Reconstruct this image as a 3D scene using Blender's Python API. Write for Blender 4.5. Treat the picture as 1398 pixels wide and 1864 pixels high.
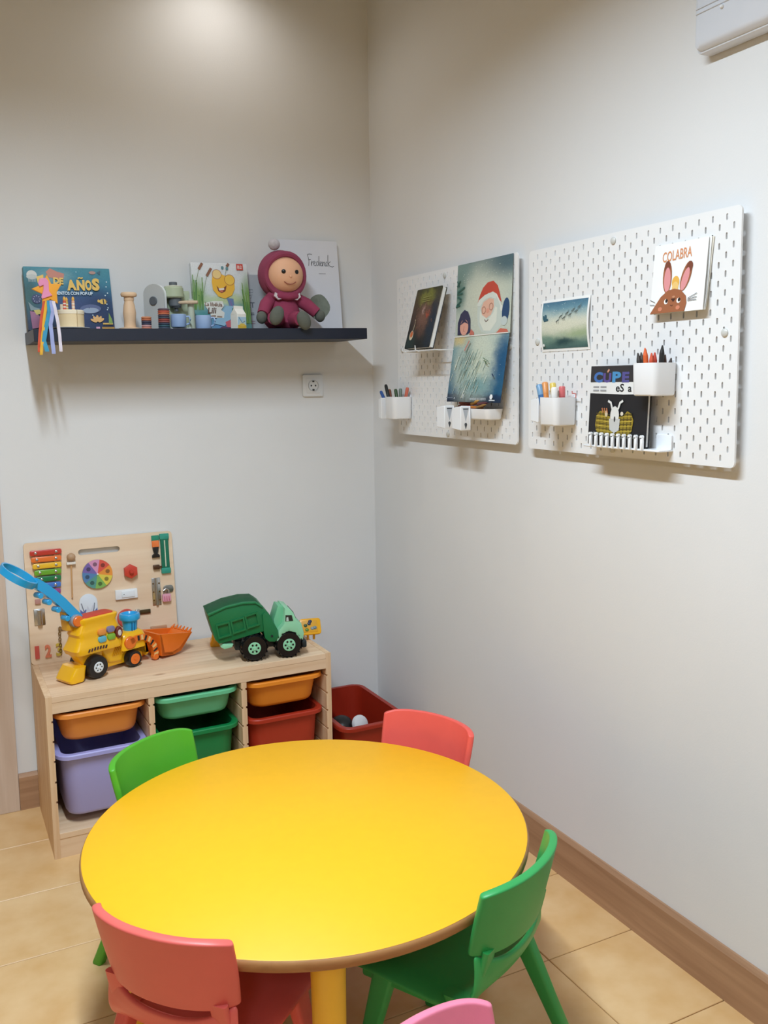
import bpy, bmesh, math, random
from mathutils import Vector, Matrix, Quaternion
random.seed(7)
PI = math.pi
S = bpy.context.scene
COL = S.collection
for o in list(bpy.data.objects): bpy.data.objects.remove(o, do_unlink=True)

# ------------------------------------------------------------------ camera
CW, CH = 1398, 1864
FPX, PPX, PPY = 1656.79, 10.06, -39.09
CAM = Vector((-1.5919, -3.2612, 1.4538))
YAW, PITCH, ROLL = 0.4705, 0.1197, -0.0143
_F = Vector((math.sin(YAW)*math.cos(PITCH), math.cos(YAW)*math.cos(PITCH), -math.sin(PITCH)))
_r = _F.cross(Vector((0, 0, 1))).normalized(); _u = _r.cross(_F)
_R = _r*math.cos(ROLL)+_u*math.sin(ROLL); _U = -_r*math.sin(ROLL)+_u*math.cos(ROLL)
cd = bpy.data.cameras.new('camera'); cam = bpy.data.objects.new('camera', cd); COL.objects.link(cam)
cam.matrix_world = Matrix(((_R.x, _U.x, -_F.x, CAM.x), (_R.y, _U.y, -_F.y, CAM.y), (_R.z, _U.z, -_F.z, CAM.z), (0, 0, 0, 1)))
cd.sensor_fit = 'VERTICAL'; cd.sensor_height = 24; cd.sensor_width = 18
cd.lens = FPX/CH*24; cd.shift_x = -PPX/CH; cd.shift_y = PPY/CH
cd.clip_start = 0.05; cd.clip_end = 50
S.camera = cam

def at(px, py, ax, v):
    """point where the pixel's ray meets the plane ax = v"""
    d = _F+_R*((px-CW/2-PPX)/FPX)-_U*((py-CH/2-PPY)/FPX)
    i = 'xyz'.index(ax); t = (v-CAM[i])/d[i]
    return CAM+d*t

# ------------------------------------------------------------------ world, lights, exposure
w = bpy.data.worlds.new('world'); S.world = w; w.use_nodes = True
w.node_tree.nodes['Background'].inputs[0].default_value = (0.9, 0.95, 1, 1)
w.node_tree.nodes['Background'].inputs[1].default_value = 0.05
S.view_settings.view_transform = 'Standard'; S.view_settings.look = 'None'
S.view_settings.gamma = 1; S.view_settings.use_curve_mapping = False
S.view_settings.exposure = -0.38

def area(name, loc, sx, sy, power, col, rot=(0, 0, 0), spread=PI):
    l = bpy.data.lights.new(name, 'AREA'); l.shape = 'RECTANGLE'; l.size = sx; l.size_y = sy
    l.energy = power; l.color = col; l.spread = spread
    o = bpy.data.objects.new(name, l); COL.objects.link(o); o.location = loc; o.rotation_euler = rot
    return o
LAMP = (-1.36, -1.98, 2.70)
area('tube_light', LAMP, 0.08, 1.2, 80, (0.755, 0.885, 1.0), spread=math.radians(160))
area('added_fill_light', (-2.6, -4.7, 2.70), 0.08, 1.2, 34, (0.80, 0.91, 1.0))  # added lamp behind the camera, lifts the ambient light
sl = bpy.data.lights.new('downlight_beam', 'SPOT'); sl.energy = 12; sl.color = (1, .97, .93)
sl.spot_size = math.radians(150); sl.spot_blend = 0.9; sl.shadow_soft_size = 0.05
so = bpy.data.objects.new('downlight_beam', sl); COL.objects.link(so); so.location = (-.62, -.23, 2.955)

# ------------------------------------------------------------------ materials
def lin(c):
    return tuple(((x/255)/12.92 if x/255 <= .04045 else ((x/255+.055)/1.055)**2.4) for x in c)
MATS = {}
def base_mat(name):
    m = bpy.data.materials.new(name); m.use_nodes = True
    nt = m.node_tree; return m, nt, nt.nodes['Principled BSDF']
def mat(name, rgb, rough=.5, var=.04, scale=18, metal=0, bump=0, coat=0, spec=.5, emit=None, bscale=None, sss=0):
    """plain surface with a little procedural mottling"""
    if name in MATS: return MATS[name]
    m, nt, b = base_mat(name); c = lin(rgb)
    tc = nt.nodes.new('ShaderNodeTexCoord'); n = nt.nodes.new('ShaderNodeTexNoise')
    n.inputs['Scale'].default_value = scale; n.inputs['Detail'].default_value = 3
    nt.links.new(tc.outputs['Object'], n.inputs['Vector'])
    r = nt.nodes.new('ShaderNodeValToRGB')
    r.color_ramp.elements[0].position = .3; r.color_ramp.elements[1].position = .7
    r.color_ramp.elements[0].color = (*[max(0, x*(1-var)) for x in c], 1)
    r.color_ramp.elements[1].color = (*[min(1, x*(1+var)) for x in c], 1)
    nt.links.new(n.outputs['Fac'], r.inputs['Fac']); nt.links.new(r.outputs['Color'], b.inputs['Base Color'])
    b.inputs['Roughness'].default_value = rough; b.inputs['Metallic'].default_value = metal
    b.inputs['Specular IOR Level'].default_value = spec
    b.inputs['Coat Weight'].default_value = coat; b.inputs['Coat Roughness'].default_value = .1
    if bump:
        n2 = nt.nodes.new('ShaderNodeTexNoise'); n2.inputs['Scale'].default_value = bscale or scale*8
        nt.links.new(tc.outputs['Object'], n2.inputs['Vector'])
        bp = nt.nodes.new('ShaderNodeBump'); bp.inputs['Strength'].default_value = bump; bp.inputs['Distance'].default_value = .002
        nt.links.new(n2.outputs['Fac'], bp.inputs['Height']); nt.links.new(bp.outputs['Normal'], b.inputs['Normal'])
    if emit:
        b.inputs['Emission Color'].default_value = (*lin(rgb), 1); b.inputs['Emission Strength'].default_value = emit
    MATS[name] = m; return m

def wood(name, c1, c2, axis='x', rough=.55, stave=None, knots=False, gscale=1.0):
    """long grain along one object axis, optional glued staves of differing tone"""
    if name in MATS: return MATS[name]
    m, nt, b = base_mat(name); N = nt.nodes.new; L = nt.links.new
    tc = N('ShaderNodeTexCoord'); mp = N('ShaderNodeMapping')
    sc = {'x': (2.2, 42, 42), 'y': (42, 2.2, 42), 'z': (42, 42, 2.2)}[axis]
    mp.inputs['Scale'].default_value = tuple(s*gscale for s in sc)
    L(tc.outputs['Object'], mp.inputs['Vector'])
    n = N('ShaderNodeTexNoise'); n.inputs['Scale'].default_value = 1.0; n.inputs['Detail'].default_value = 5; n.inputs['Distortion'].default_value = .6
    L(mp.outputs['Vector'], n.inputs['Vector'])
    r = N('ShaderNodeValToRGB'); r.color_ramp.elements[0].position = .28; r.color_ramp.elements[1].position = .68
    r.color_ramp.elements[0].color = (*lin(c2), 1); r.color_ramp.elements[1].color = (*lin(c1), 1)
    L(n.outputs['Fac'], r.inputs['Fac']); out = r.outputs['Color']
    if stave:
        br = N('ShaderNodeTexBrick'); br.inputs['Scale'].default_value = 1.0
        br.inputs['Brick Width'].default_value = .37; br.inputs['Row Height'].default_value = stave
        br.inputs['Mortar Size'].default_value = 0; br.inputs['Color1'].default_value = (1, 1, 1, 1); br.inputs['Color2'].default_value = (.86, .82, .79, 1)
        br.offset = .37
        mp2 = N('ShaderNodeMapping')
        if axis == 'y': mp2.inputs['Rotation'].default_value = (0, 0, PI/2)
        if axis == 'z': mp2.inputs['Rotation'].default_value = (PI/2, 0, PI/2)
        L(tc.outputs['Object'], mp2.inputs['Vector']); L(mp2.outputs['Vector'], br.inputs['Vector'])
        mx = N('ShaderNodeMix'); mx.data_type = 'RGBA'; mx.blend_type = 'MULTIPLY'; mx.inputs['Factor'].default_value = 1
        L(out, mx.inputs['A']); L(br.outputs['Color'], mx.inputs['B']); out = mx.outputs['Result']
    if knots:
        v = N('ShaderNodeTexVoronoi'); v.inputs['Scale'].default_value = 1; mp3 = N('ShaderNodeMapping')
        mp3.inputs['Scale'].default_value = {'x': (3.2, 7, 7), 'y': (7, 3.2, 7), 'z': (7, 7, 3.2)}[axis]
        L(tc.outputs['Object'], mp3.inputs['Vector']); L(mp3.outputs['Vector'], v.inputs['Vector'])
        mr = N('ShaderNodeMapRange'); mr.inputs['From Min'].default_value = .03; mr.inputs['From Max'].default_value = .085
        mr.inputs['To Min'].default_value = .55; mr.inputs['To Max'].default_value = 0
        L(v.outputs['Distance'], mr.inputs['Value'])
        mk = N('ShaderNodeMix'); mk.data_type = 'RGBA'; mk.inputs['B'].default_value = (*lin((135, 85, 50)), 1)
        L(mr.outputs['Result'], mk.inputs['Factor']); L(out, mk.inputs['A']); out = mk.outputs['Result']
    L(out, b.inputs['Base Color']); b.inputs['Roughness'].default_value = rough
    MATS[name] = m; return m

def paint(name, stops, blobs=(), warp=.03, wscale=6, rough=.5, speck=0, spec=.4):
    """printed picture: vertical colour ramp and soft blobs in the sheet's own UV space"""
    m, nt, b = base_mat(name); N = nt.nodes.new; L = nt.links.new
    uv = N('ShaderNodeUVMap'); n = N('ShaderNodeTexNoise'); n.inputs['Scale'].default_value = wscale; n.inputs['Detail'].default_value = 6
    L(uv.outputs['UV'], n.inputs['Vector'])
    sb = N('ShaderNodeVectorMath'); sb.operation = 'SUBTRACT'; sb.inputs[1].default_value = (.5, .5, .5); L(n.outputs['Color'], sb.inputs[0])
    sc = N('ShaderNodeVectorMath'); sc.operation = 'SCALE'; sc.inputs['Scale'].default_value = warp*4; L(sb.outputs[0], sc.inputs[0])
    ad = N('ShaderNodeVectorMath'); ad.operation = 'ADD'; L(uv.outputs['UV'], ad.inputs[0]); L(sc.outputs[0], ad.inputs[1])
    sx = N('ShaderNodeSeparateXYZ'); L(ad.outputs[0], sx.inputs[0])
    r = N('ShaderNodeValToRGB'); e = r.color_ramp.elements
    e[0].position = stops[0][0]; e[0].color = (*lin(stops[0][1]), 1)
    e[1].position = stops[-1][0]; e[1].color = (*lin(stops[-1][1]), 1)
    for p_, c_ in stops[1:-1]:
        q = e.new(p_); q.color = (*lin(c_), 1)
    L(sx.outputs['Y'], r.inputs['Fac']); out = r.outputs['Color']
    for (cx, cy, rx, ry, col, soft) in blobs:
        s1 = N('ShaderNodeVectorMath'); s1.operation = 'SUBTRACT'; s1.inputs[1].default_value = (cx, cy, 0); L(ad.outputs[0], s1.inputs[0])
        s2 = N('ShaderNodeVectorMath'); s2.operation = 'MULTIPLY'; s2.inputs[1].default_value = (1/rx, 1/ry, 0); L(s1.outputs[0], s2.inputs[0])
        s3 = N('ShaderNodeVectorMath'); s3.operation = 'LENGTH'; L(s2.outputs[0], s3.inputs[0])
        mr = N('ShaderNodeMapRange'); mr.interpolation_type = 'SMOOTHSTEP'
        mr.inputs['From Min'].default_value = max(0, 1-soft); mr.inputs['From Max'].default_value = 1+soft
        mr.inputs['To Min'].default_value = 1; mr.inputs['To Max'].default_value = 0
        L(s3.outputs['Value'], mr.inputs['Value'])
        mx = N('ShaderNodeMix'); mx.data_type = 'RGBA'; mx.inputs['B'].default_value = (*lin(col), 1)
        L(mr.outputs['Result'], mx.inputs['Factor']); L(out, mx.inputs['A']); out = mx.outputs['Result']
    if speck:
        n2 = N('ShaderNodeTexNoise'); n2.inputs['Scale'].default_value = 45; n2.inputs['Detail'].default_value = 2; L(uv.outputs['UV'], n2.inputs['Vector'])
        mr = N('ShaderNodeMapRange'); mr.inputs['From Min'].default_value = .3; mr.inputs['From Max'].default_value = .7
        mr.inputs['To Min'].default_value = 1-speck; mr.inputs['To Max'].default_value = 1+speck
        L(n2.outputs['Fac'], mr.inputs['Value'])
        mx = N('ShaderNodeMix'); mx.data_type = 'RGBA'; mx.blend_type = 'MULTIPLY'; mx.inputs['Factor'].default_value = 1
        cb = N('ShaderNodeCombineXYZ')
        for i in range(3): L(mr.outputs['Result'], cb.inputs[i])
        L(out, mx.inputs['A']); L(cb.outputs[0], mx.inputs['B']); out = mx.outputs['Result']
    L(out, b.inputs['Base Color']); b.inputs['Roughness'].default_value = rough; b.inputs['Specular IOR Level'].default_value = spec
    return m

def ink(rgb): return mat('ink_%d_%d_%d' % tuple(rgb), rgb, .5, .02)
def plastic(rgb, rough=.35): return mat('plastic_%d_%d_%d_%d' % (*rgb, int(rough*100)), rgb, rough, .02, 10)

WALL = mat('wall_paint', (226, 226, 226), .85, .012, 3, bump=.08, bscale=220)
WARM = mat('far_wall_paint', (204, 192, 168), .85, .02, 3)
CEIL = mat('ceiling_paint', (214, 210, 202), .9, .01, 3)
PINE = wood('pine_x', (240, 212, 180), (224, 188, 150), 'x', stave=.043, knots=True)
PINEZ = wood('pine_z', (236, 206, 170), (216, 176, 134), 'z', stave=.043)
PINEY = wood('pine_y', (230, 196, 154), (211, 166, 120), 'y', stave=.043)
BEECH = wood('plywood_board', (240, 216, 188), (228, 198, 166), 'x', gscale=.6)
BASEW = wood('baseboard_wood_x', (180, 142, 110), (156, 118, 88), 'x')
BASEWY = wood('baseboard_wood_y', (180, 142, 110), (156, 118, 88), 'y')
DOORW = wood('door_wood', (214, 194, 178), (204, 182, 164), 'z', gscale=1.2)
WHITEP = mat('white_board_lacquer', (236, 236, 236), .4, .01, 5)
WHITEC = mat('white_cup_plastic', (238, 240, 243), .35, .01, 5)
METAL = mat('steel', (190, 190, 190), .3, .05, 30, metal=1)
BRASS = mat('dark_brass', (120, 95, 60), .4, .05, 30, metal=.8)
BLACK = mat('black_plastic', (20, 22, 24), .35, .05)
PAPER = mat('paper_white', (240, 240, 238), .7, .01)

# ------------------------------------------------------------------ mesh helpers (each returns a bmesh)
def xf(bm, loc=(0, 0, 0), rot=(0, 0, 0), sc=(1, 1, 1)):
    from mathutils import Euler
    M = Matrix.Translation(loc) @ Euler(rot).to_matrix().to_4x4() @ Matrix.Diagonal((*sc, 1))
    bm.transform(M); return bm
def box(x0, x1, y0, y1, z0, z1, bev=0, seg=2):
    bm = bmesh.new(); bmesh.ops.create_cube(bm, size=1)
    xf(bm, ((x0+x1)/2, (y0+y1)/2, (z0+z1)/2), sc=(x1-x0, y1-y0, z1-z0))
    if bev: bmesh.ops.bevel(bm, geom=bm.edges[:], offset=bev, segments=seg, affect='EDGES', profile=.5)
    return bm
def lathe(prof, n=24, cap=True):
    """prof: list of (r, z) from bottom to top"""
    bm = bmesh.new(); rings = []
    for r, z in prof:
        if r < 1e-6: rings.append([bm.verts.new((0, 0, z))])
        else: rings.append([bm.verts.new((r*math.cos(2*PI*i/n), r*math.sin(2*PI*i/n), z)) for i in range(n)])
    for a, b in zip(rings, rings[1:]):
        if len(a) == 1 and len(b) == 1: continue
        for i in range(n):
            j = (i+1) % n
            if len(a) == 1: bm.faces.new((a[0], b[j], b[i]))
            elif len(b) == 1: bm.faces.new((a[i], a[j], b[0]))
            else: bm.faces.new((a[i], a[j], b[j], b[i]))
    if cap:
        if len(rings[0]) > 1: bm.faces.new(rings[0][::-1])
        if len(rings[-1]) > 1: bm.faces.new(rings[-1])
    return bm
def cyl(r, h, n=24, bev=0, r2=None):
    r2 = r if r2 is None else r2
    if bev: return lathe([(r-bev, 0), (r, bev), (r2, h-bev), (r2-bev, h)], n)
    return lathe([(r, 0), (r2, h)], n)
def ell(rx, ry, rz, c=(0, 0, 0), n=20, m=12):
    bm = bmesh.new(); bmesh.ops.create_uvsphere(bm, u_segments=n, v_segments=m, radius=1)
    return xf(bm, c, sc=(rx, ry, rz))
def prism(pts, y0, y1, bev=0, seg=2):
    """polygon in (x, z), counter-clockwise seen from -y, extruded from y0 (front) to y1 (back)"""
    bm = bmesh.new()
    a = [bm.verts.new((x, y0, z)) for x, z in pts]; b = [bm.verts.new((x, y1, z)) for x, z in pts]
    bm.faces.new(a); bm.faces.new(b[::-1]); n = len(pts)
    for i in range(n):
        j = (i+1) % n; bm.faces.new((a[j], a[i], b[i], b[j]))
    bmesh.ops.recalc_face_normals(bm, faces=bm.faces[:])
    if bev:
        ed = [e for e in bm.edges if all(abs(v.co.y-y0) < 1e-7 for v in e.verts) or all(abs(v.co.y-y1) < 1e-7 for v in e.verts)]
        bmesh.ops.bevel(bm, geom=ed, offset=bev, segments=seg, affect='EDGES', profile=.5)
    return bm
def rrect(w, h, r, n=5, cx=0, cy=0):
    out = []
    for sx, sy, a0 in ((1, 1, 0), (-1, 1, 90), (-1, -1, 180), (1, -1, 270)):
        for i in range(n+1):
            a = math.radians(a0+90*i/n); out.append((cx+sx*(w/2-r)+r*math.cos(a), cy+sy*(h/2-r)+r*math.sin(a)))
    return out
def loft(loops, cap0=True, cap1=True):
    bm = bmesh.new(); vs = [[bm.verts.new(p) for p in l] for l in loops]; n = len(loops[0])
    for a, b in zip(vs, vs[1:]):
        for i in range(n):
            j = (i+1) % n; bm.faces.new((a[i], a[j], b[j], b[i]))
    if cap0: bm.faces.new(vs[0][::-1])
    if cap1: bm.faces.new(vs[-1])
    bmesh.ops.recalc_face_normals(bm, faces=bm.faces[:])
    return bm
def tub(w, d, h, r, taper=.93, t=.003, br=.012):
    """open tub standing on z=0, outer size w x d at the top"""
    def L(k, z, ins, rr): return [(x, y, z) for x, y in rrect(w*k-2*ins, d*(1-(1-k)*w/d)-2*ins, max(rr-ins, .002))]
    ks = taper
    loops = [L(ks, 0, br, r+br*.2), L(ks, br*.3, br*.35, r), L(ks+(1-ks)*.05, br, 0, r), L(1, h, 0, r), L(1, h, t, r), L(ks+(1-ks)*.08, br+t, t, r), L(ks, t, br, r)]
    return loft(loops)
def ringrim(w, d, r, z0, z1, ins, out):
    """flat collar around a tub mouth"""
    def L(o, z): return [(x, y, z) for x, y in rrect(w+2*o, d+2*o, max(r+o, .002))]
    loops = [L(-ins, z1), L(out*.8, z1), L(out, z1-.003), L(out, z0), L(out-.003, z0), L(out-.003, z1-.004), L(-ins, z1-.004)]
    bm = bmesh.new(); vs = [[bm.verts.new(p) for p in l] for l in loops]; n = len(loops[0])
    for k in range(len(vs)):
        a, b = vs[k], vs[(k+1) % len(vs)]
        for i in range(n):
            j = (i+1) % n; bm.faces.new((a[i], a[j], b[j], b[i]))
    bmesh.ops.recalc_face_normals(bm, faces=bm.faces[:]); return bm
def tube(pts, r, n=8, rad=None, closed=False):
    bm = bmesh.new(); pts = [Vector(p) for p in pts]; rings = []
    up = Vector((0, 0, 1))
    if closed:
        c0 = sum(pts, Vector())/len(pts); nn = Vector()
        for i in range(len(pts)): nn += (pts[i-1]-c0).cross(pts[i]-c0)
        up = nn.normalized()
    for i, p in enumerate(pts):
        a = pts[i-1] if (i or closed) else p; b = pts[(i+1) % len(pts)] if (i < len(pts)-1 or closed) else p
        t = (b-a).normalized(); s = t.cross(up)
        if s.length < 1e-3: s = t.cross(Vector((1, 0, 0)))
        s.normalize(); q = s.cross(t).normalized(); rr = rad[i] if rad else r
        rings.append([bm.verts.new(p+s*rr*math.cos(2*PI*k/n)+q*rr*math.sin(2*PI*k/n)) for k in range(n)])
    m = len(rings)
    for i in range(m if closed else m-1):
        a, b = rings[i], rings[(i+1) % m]
        for k in range(n):
            j = (k+1) % n; bm.faces.new((a[k], a[j], b[j], b[k]))
    if not closed: bm.faces.new(rings[0][::-1]); bm.faces.new(rings[-1])
    bmesh.ops.recalc_face_normals(bm, faces=bm.faces[:]); return bm
def strap(pts, side, w, t):
    """flat band of width w along side and thickness t, following pts"""
    bm = bmesh.new(); side = Vector(side).normalized()*w/2; pts = [Vector(p) for p in pts]; rings = []
    for i, p in enumerate(pts):
        d = (pts[min(i+1, len(pts)-1)]-pts[max(i-1, 0)]).normalized(); nn = d.cross(side).normalized()*t/2
        rings.append([bm.verts.new(q) for q in (p-side-nn, p+side-nn, p+side+nn, p-side+nn)])
    for a, b in zip(rings, rings[1:]):
        for k in range(4): bm.faces.new((a[k], a[(k+1) % 4], b[(k+1) % 4], b[k]))
    bm.faces.new(rings[0][::-1]); bm.faces.new(rings[-1])
    bmesh.ops.recalc_face_normals(bm, faces=bm.faces[:]); return bm
def join(*bms):
    out = bmesh.new()
    for b in bms:
        me = bpy.data.meshes.new('tmp'); b.to_mesh(me); out.from_mesh(me); bpy.data.meshes.remove(me); b.free()
    return out
def along(bm, p0, p1):
    """turn a bmesh built on +z so that it runs from p0 towards p1"""
    p0, p1 = Vector(p0), Vector(p1); q = Vector((0, 0, 1)).rotation_difference((p1-p0).normalized())
    bm.transform(Matrix.Translation(p0) @ q.to_matrix().to_4x4()); return bm

def obj(name, bm, m, parent=None, loc=None, rot=None, smooth=True, uv=None):
    me = bpy.data.meshes.new(name); bm.to_mesh(me); bm.free()
    for mm in (m if isinstance(m, (list, tuple)) else [m]): me.materials.append(mm)
    if smooth:
        me.shade_smooth()
        try: me.set_sharp_from_angle(angle=math.radians(38))
        except Exception: pass
    if uv:
        x0, z0, ww, hh = uv; u = me.uv_layers.new(name='UVMap')
        for l in me.loops:
            c = me.vertices[l.vertex_index].co; u.data[l.index].uv = ((c.x-x0)/ww, (c.z-z0)/hh)
    o = bpy.data.objects.new(name, me); COL.objects.link(o)
    if parent: o.parent = parent
    if loc is not None: o.location = loc
    if rot is not None: o.rotation_euler = rot
    return o
def tag(o, label, cat, group=None):
    o['label'] = label; o['category'] = cat
    if group: o['group'] = group
    return o
def thing(name, label, cat, loc=(0, 0, 0), rot=(0, 0, 0), group=None):
    o = bpy.data.objects.new(name, None); o.empty_display_size = .05; COL.objects.link(o)
    o.location = loc; o.rotation_euler = rot; return tag(o, label, cat, group)
def struct(o): o['kind'] = 'structure'; return o

# ---- flat print: coloured shapes laid over a sheet, in sheet coordinates (u right, v up, metres)
_TC = {}
def text_mesh(s, bold=0, shear=0):
    k = (s, bold, shear)
    if k in _TC: return _TC[k]
    c = bpy.data.curves.new('t', 'FONT'); c.body = s; c.size = 1; c.offset = bold; c.shear = shear; c.resolution_u = 3
    o = bpy.data.objects.new('t', c); COL.objects.link(o)
    me = bpy.data.meshes.new_from_object(o)
    vs = [(v.co.x, v.co.y) for v in me.vertices]; fs = [tuple(p.vertices) for p in me.polygons]
    bpy.data.objects.remove(o); bpy.data.curves.remove(c); bpy.data.meshes.remove(me)
    x0 = min(v[0] for v in vs); x1 = max(v[0] for v in vs); y0 = min(v[1] for v in vs); y1 = max(v[1] for v in vs)
    _TC[k] = ([((x-x0)/(x1-x0), (y-y0)/(y1-y0)) for x, y in vs], fs); return _TC[k]
class Art:
    def __init__(s, fn): s.fn = fn; s.v = []; s.f = []; s.mi = []; s.mats = []; s.k = 0
    def _m(s, c):
        m = c if isinstance(c, bpy.types.Material) else ink(c)
        if m not in s.mats: s.mats.append(m)
        return s.mats.index(m)
    def raw(s, vs, fs, c):
        i = s._m(c); b = len(s.v); s.k += 1; o = .0003+.00007*s.k
        for u, v in vs: s.v.append(s.fn(u, v, o))
        for f in fs: s.f.append([b+j for j in f]); s.mi.append(i)
    def poly(s, pts, c):
        ar = sum(a[0]*b[1]-b[0]*a[1] for a, b in zip(pts, pts[1:]+pts[:1]))
        if ar < 0: pts = pts[::-1]
        s.raw(pts, [list(range(len(pts)))], c)
    def rect(s, u0, v0, u1, v1, c): s.poly([(u0, v0), (u1, v0), (u1, v1), (u0, v1)], c)
    def ell(s, cu, cv, ru, rv, c, rot=0, n=20, a0=0, a1=2*PI):
        P = []
        for i in range(n if a1-a0 > 6.28 else n+1):
            a = a0+(a1-a0)*i/n; x = ru*math.cos(a); y = rv*math.sin(a)
            P.append((cu+x*math.cos(rot)-y*math.sin(rot), cv+x*math.sin(rot)+y*math.cos(rot)))
        s.poly(P, c)
    def ring(s, cu, cv, r, wd, c, n=24):
        vs = []; fs = []
        for i in range(n):
            a = 2*PI*i/n
            vs += [(cu+r*math.cos(a), cv+r*math.sin(a)), (cu+(r-wd)*math.cos(a), cv+(r-wd)*math.sin(a))]
        for i in range(n):
            j = (i+1) % n; fs.append([2*i, 2*j, 2*j+1, 2*i+1])
        s.raw(vs, fs, c)
    def line(s, pts, wd, c):
        vs = []; fs = []
        for i, (u, v) in enumerate(pts):
            a = pts[max(i-1, 0)]; b = pts[min(i+1, len(pts)-1)]
            dx, dy = b[0]-a[0], b[1]-a[1]; l = math.hypot(dx, dy) or 1; nx, ny = -dy/l*wd/2, dx/l*wd/2
            vs += [(u-nx, v-ny), (u+nx, v+ny)]
        for i in range(len(pts)-1): fs.append([2*i, 2*i+2, 2*i+3, 2*i+1])
        s.raw(vs, fs, c)
    def text(s, t, u0, v0, u1, v1, c, bold=0, shear=0, rot=0):
        vs, fs = text_mesh(t, bold, shear); cu, cv = (u0+u1)/2, (v0+v1)/2; P = []
        for x, y in vs:
            a = (x-.5)*(u1-u0); b = (y-.5)*(v1-v0)
            P.append((cu+a*math.cos(rot)-b*math.sin(rot), cv+a*math.sin(rot)+b*math.cos(rot)))
        s.raw(P, fs, c)
    def build(s, name, parent):
        me = bpy.data.meshes.new(name); me.from_pydata(s.v, [], s.f)
        for m in s.mats: me.materials.append(m)
        for p, i in zip(me.polygons, s.mi): p.material_index = i
        o = bpy.data.objects.new(name, me); COL.objects.link(o); o.parent = parent; return o
def flat(w, y=0, z0=0): return lambda u, v, o: (u-w/2, y-o, z0+v)
# mapping of the unit square of a sheet of size w x h

# ================================================================== THE ROOM
RX0, RY0, RH = -4.4, -6.3, 2.97
struct(obj('wall_back', box(RX0-.1, .1, 0, .1, 0, RH), WALL, smooth=False))
struct(obj('wall_right', box(0, .1, RY0, 0, 0, RH), WALL, smooth=False))
struct(obj('wall_left', box(RX0-.1, RX0, RY0, 0, 0, RH), WARM, smooth=False))
struct(obj('wall_front', box(RX0-.1, .1, RY0-.1, RY0, 0, RH), WARM, smooth=False))
struct(obj('ceiling', box(RX0-.1, .1, RY0-.1, .1, RH, RH+.08), CEIL, smooth=False))
GROUT = mat('grout', (150, 112, 66), .9, .08, 60)
floor = struct(obj('floor', box(RX0-.1, .1, RY0-.1, .1, -.08, -.004), GROUT, smooth=False))
# ceramic tiles, each its own piece
def tile_mat():
    m, nt, b = base_mat('ochre_tile'); N = nt.nodes.new; L = nt.links.new
    tc = N('ShaderNodeTexCoord'); oi = N('ShaderNodeObjectInfo')
    add = N('ShaderNodeVectorMath'); add.operation = 'ADD'; L(tc.outputs['Object'], add.inputs[0])
    sc = N('ShaderNodeVectorMath'); sc.operation = 'SCALE'; sc.inputs['Scale'].default_value = 13.7
    cb = N('ShaderNodeCombineXYZ')
    for i in range(3): L(oi.outputs['Random'], cb.inputs[i])
    L(cb.outputs[0], sc.inputs[0]); L(sc.outputs[0], add.inputs[1])
    n = N('ShaderNodeTexNoise'); n.inputs['Scale'].default_value = 9; n.inputs['Detail'].default_value = 6; L(add.outputs[0], n.inputs['Vector'])
    r = N('ShaderNodeValToRGB'); e = r.color_ramp.elements
    e[0].position = .3; e[0].color = (*lin((214, 170, 112)), 1); e[1].position = .7; e[1].color = (*lin((230, 194, 144)), 1)
    L(n.outputs['Fac'], r.inputs['Fac']); L(r.outputs['Color'], b.inputs['Base Color'])
    b.inputs['Roughness'].default_value = .38
    return m
TILE = tile_mat(); TS = .3154; ty0 = -1.2162; tx0 = -.2808; G = .0025
tile_me = None
ni = int((0-RX0)/TS)+3
for i in range(-1, 14):
    for j in range(-17, 5):
        x0 = tx0-i*TS; y0 = ty0+j*TS          # tile spans x0-TS..x0, y0..y0+TS
        ax0, ax1 = max(x0-TS, RX0), min(x0, 0); ay0, ay1 = max(y0, RY0), min(y0+TS, 0)
        if ax1-ax0 < .02 or ay1-ay0 < .02: continue
        full = (ax1-ax0 > TS-1e-4 and ay1-ay0 > TS-1e-4)
        if full and tile_me:
            o = bpy.data.objects.new('tile', tile_me); COL.objects.link(o); o.parent = floor
            o.location = (ax0, ay0, 0); continue
        o = obj('tile', box(G/2, ax1-ax0-G/2, G/2, ay1-ay0-G/2, -.008, 0, .0012, 1), TILE, floor, (ax0, ay0, 0), smooth=False)
        if full: tile_me = o.data

bbh = .128
def bboard(name, L, m, loc, rotz):
    prof = [(0, 0), (-.013, 0), (-.013, bbh-.012), (-.006, bbh), (0, bbh)]       # y, z
    bm = loft([[(0, y, z) for y, z in prof], [(L, y, z) for y, z in prof]])
    return struct(obj(name, bm, m, None, loc, (0, 0, rotz), smooth=False))
bboard('baseboard_back', 1.385, BASEW, (-1.385, 0, 0), 0)
bboard('baseboard_right', -RY0-.013, BASEW, (0, -.013, 0), -PI/2)
# door with casing at the far left
trim = struct(obj('trim_1', join(box(-1.465, -1.386, -.014, 0, 0, 2.1, .002), box(-2.345, -2.266, -.014, 0, 0, 2.1, .002), box(-2.345, -1.386, -.014, 0, 2.1, 2.18, .002)), DOORW, smooth=False))
door = struct(obj('door_1', box(-2.266, -1.465, -.006, -.001, .006, 2.1, .001), DOORW, smooth=False))
obj('door_handle', join(along(cyl(.025, .006, 20), (-1.54, -.006, 1.03), (-1.54, -1, 1.03)), tube([(-1.54, -.01, 1.03), (-1.54, -.05, 1.03), (-1.56, -.055, 1.03), (-1.66, -.055, 1.03)], .009)), METAL, door)

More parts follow.
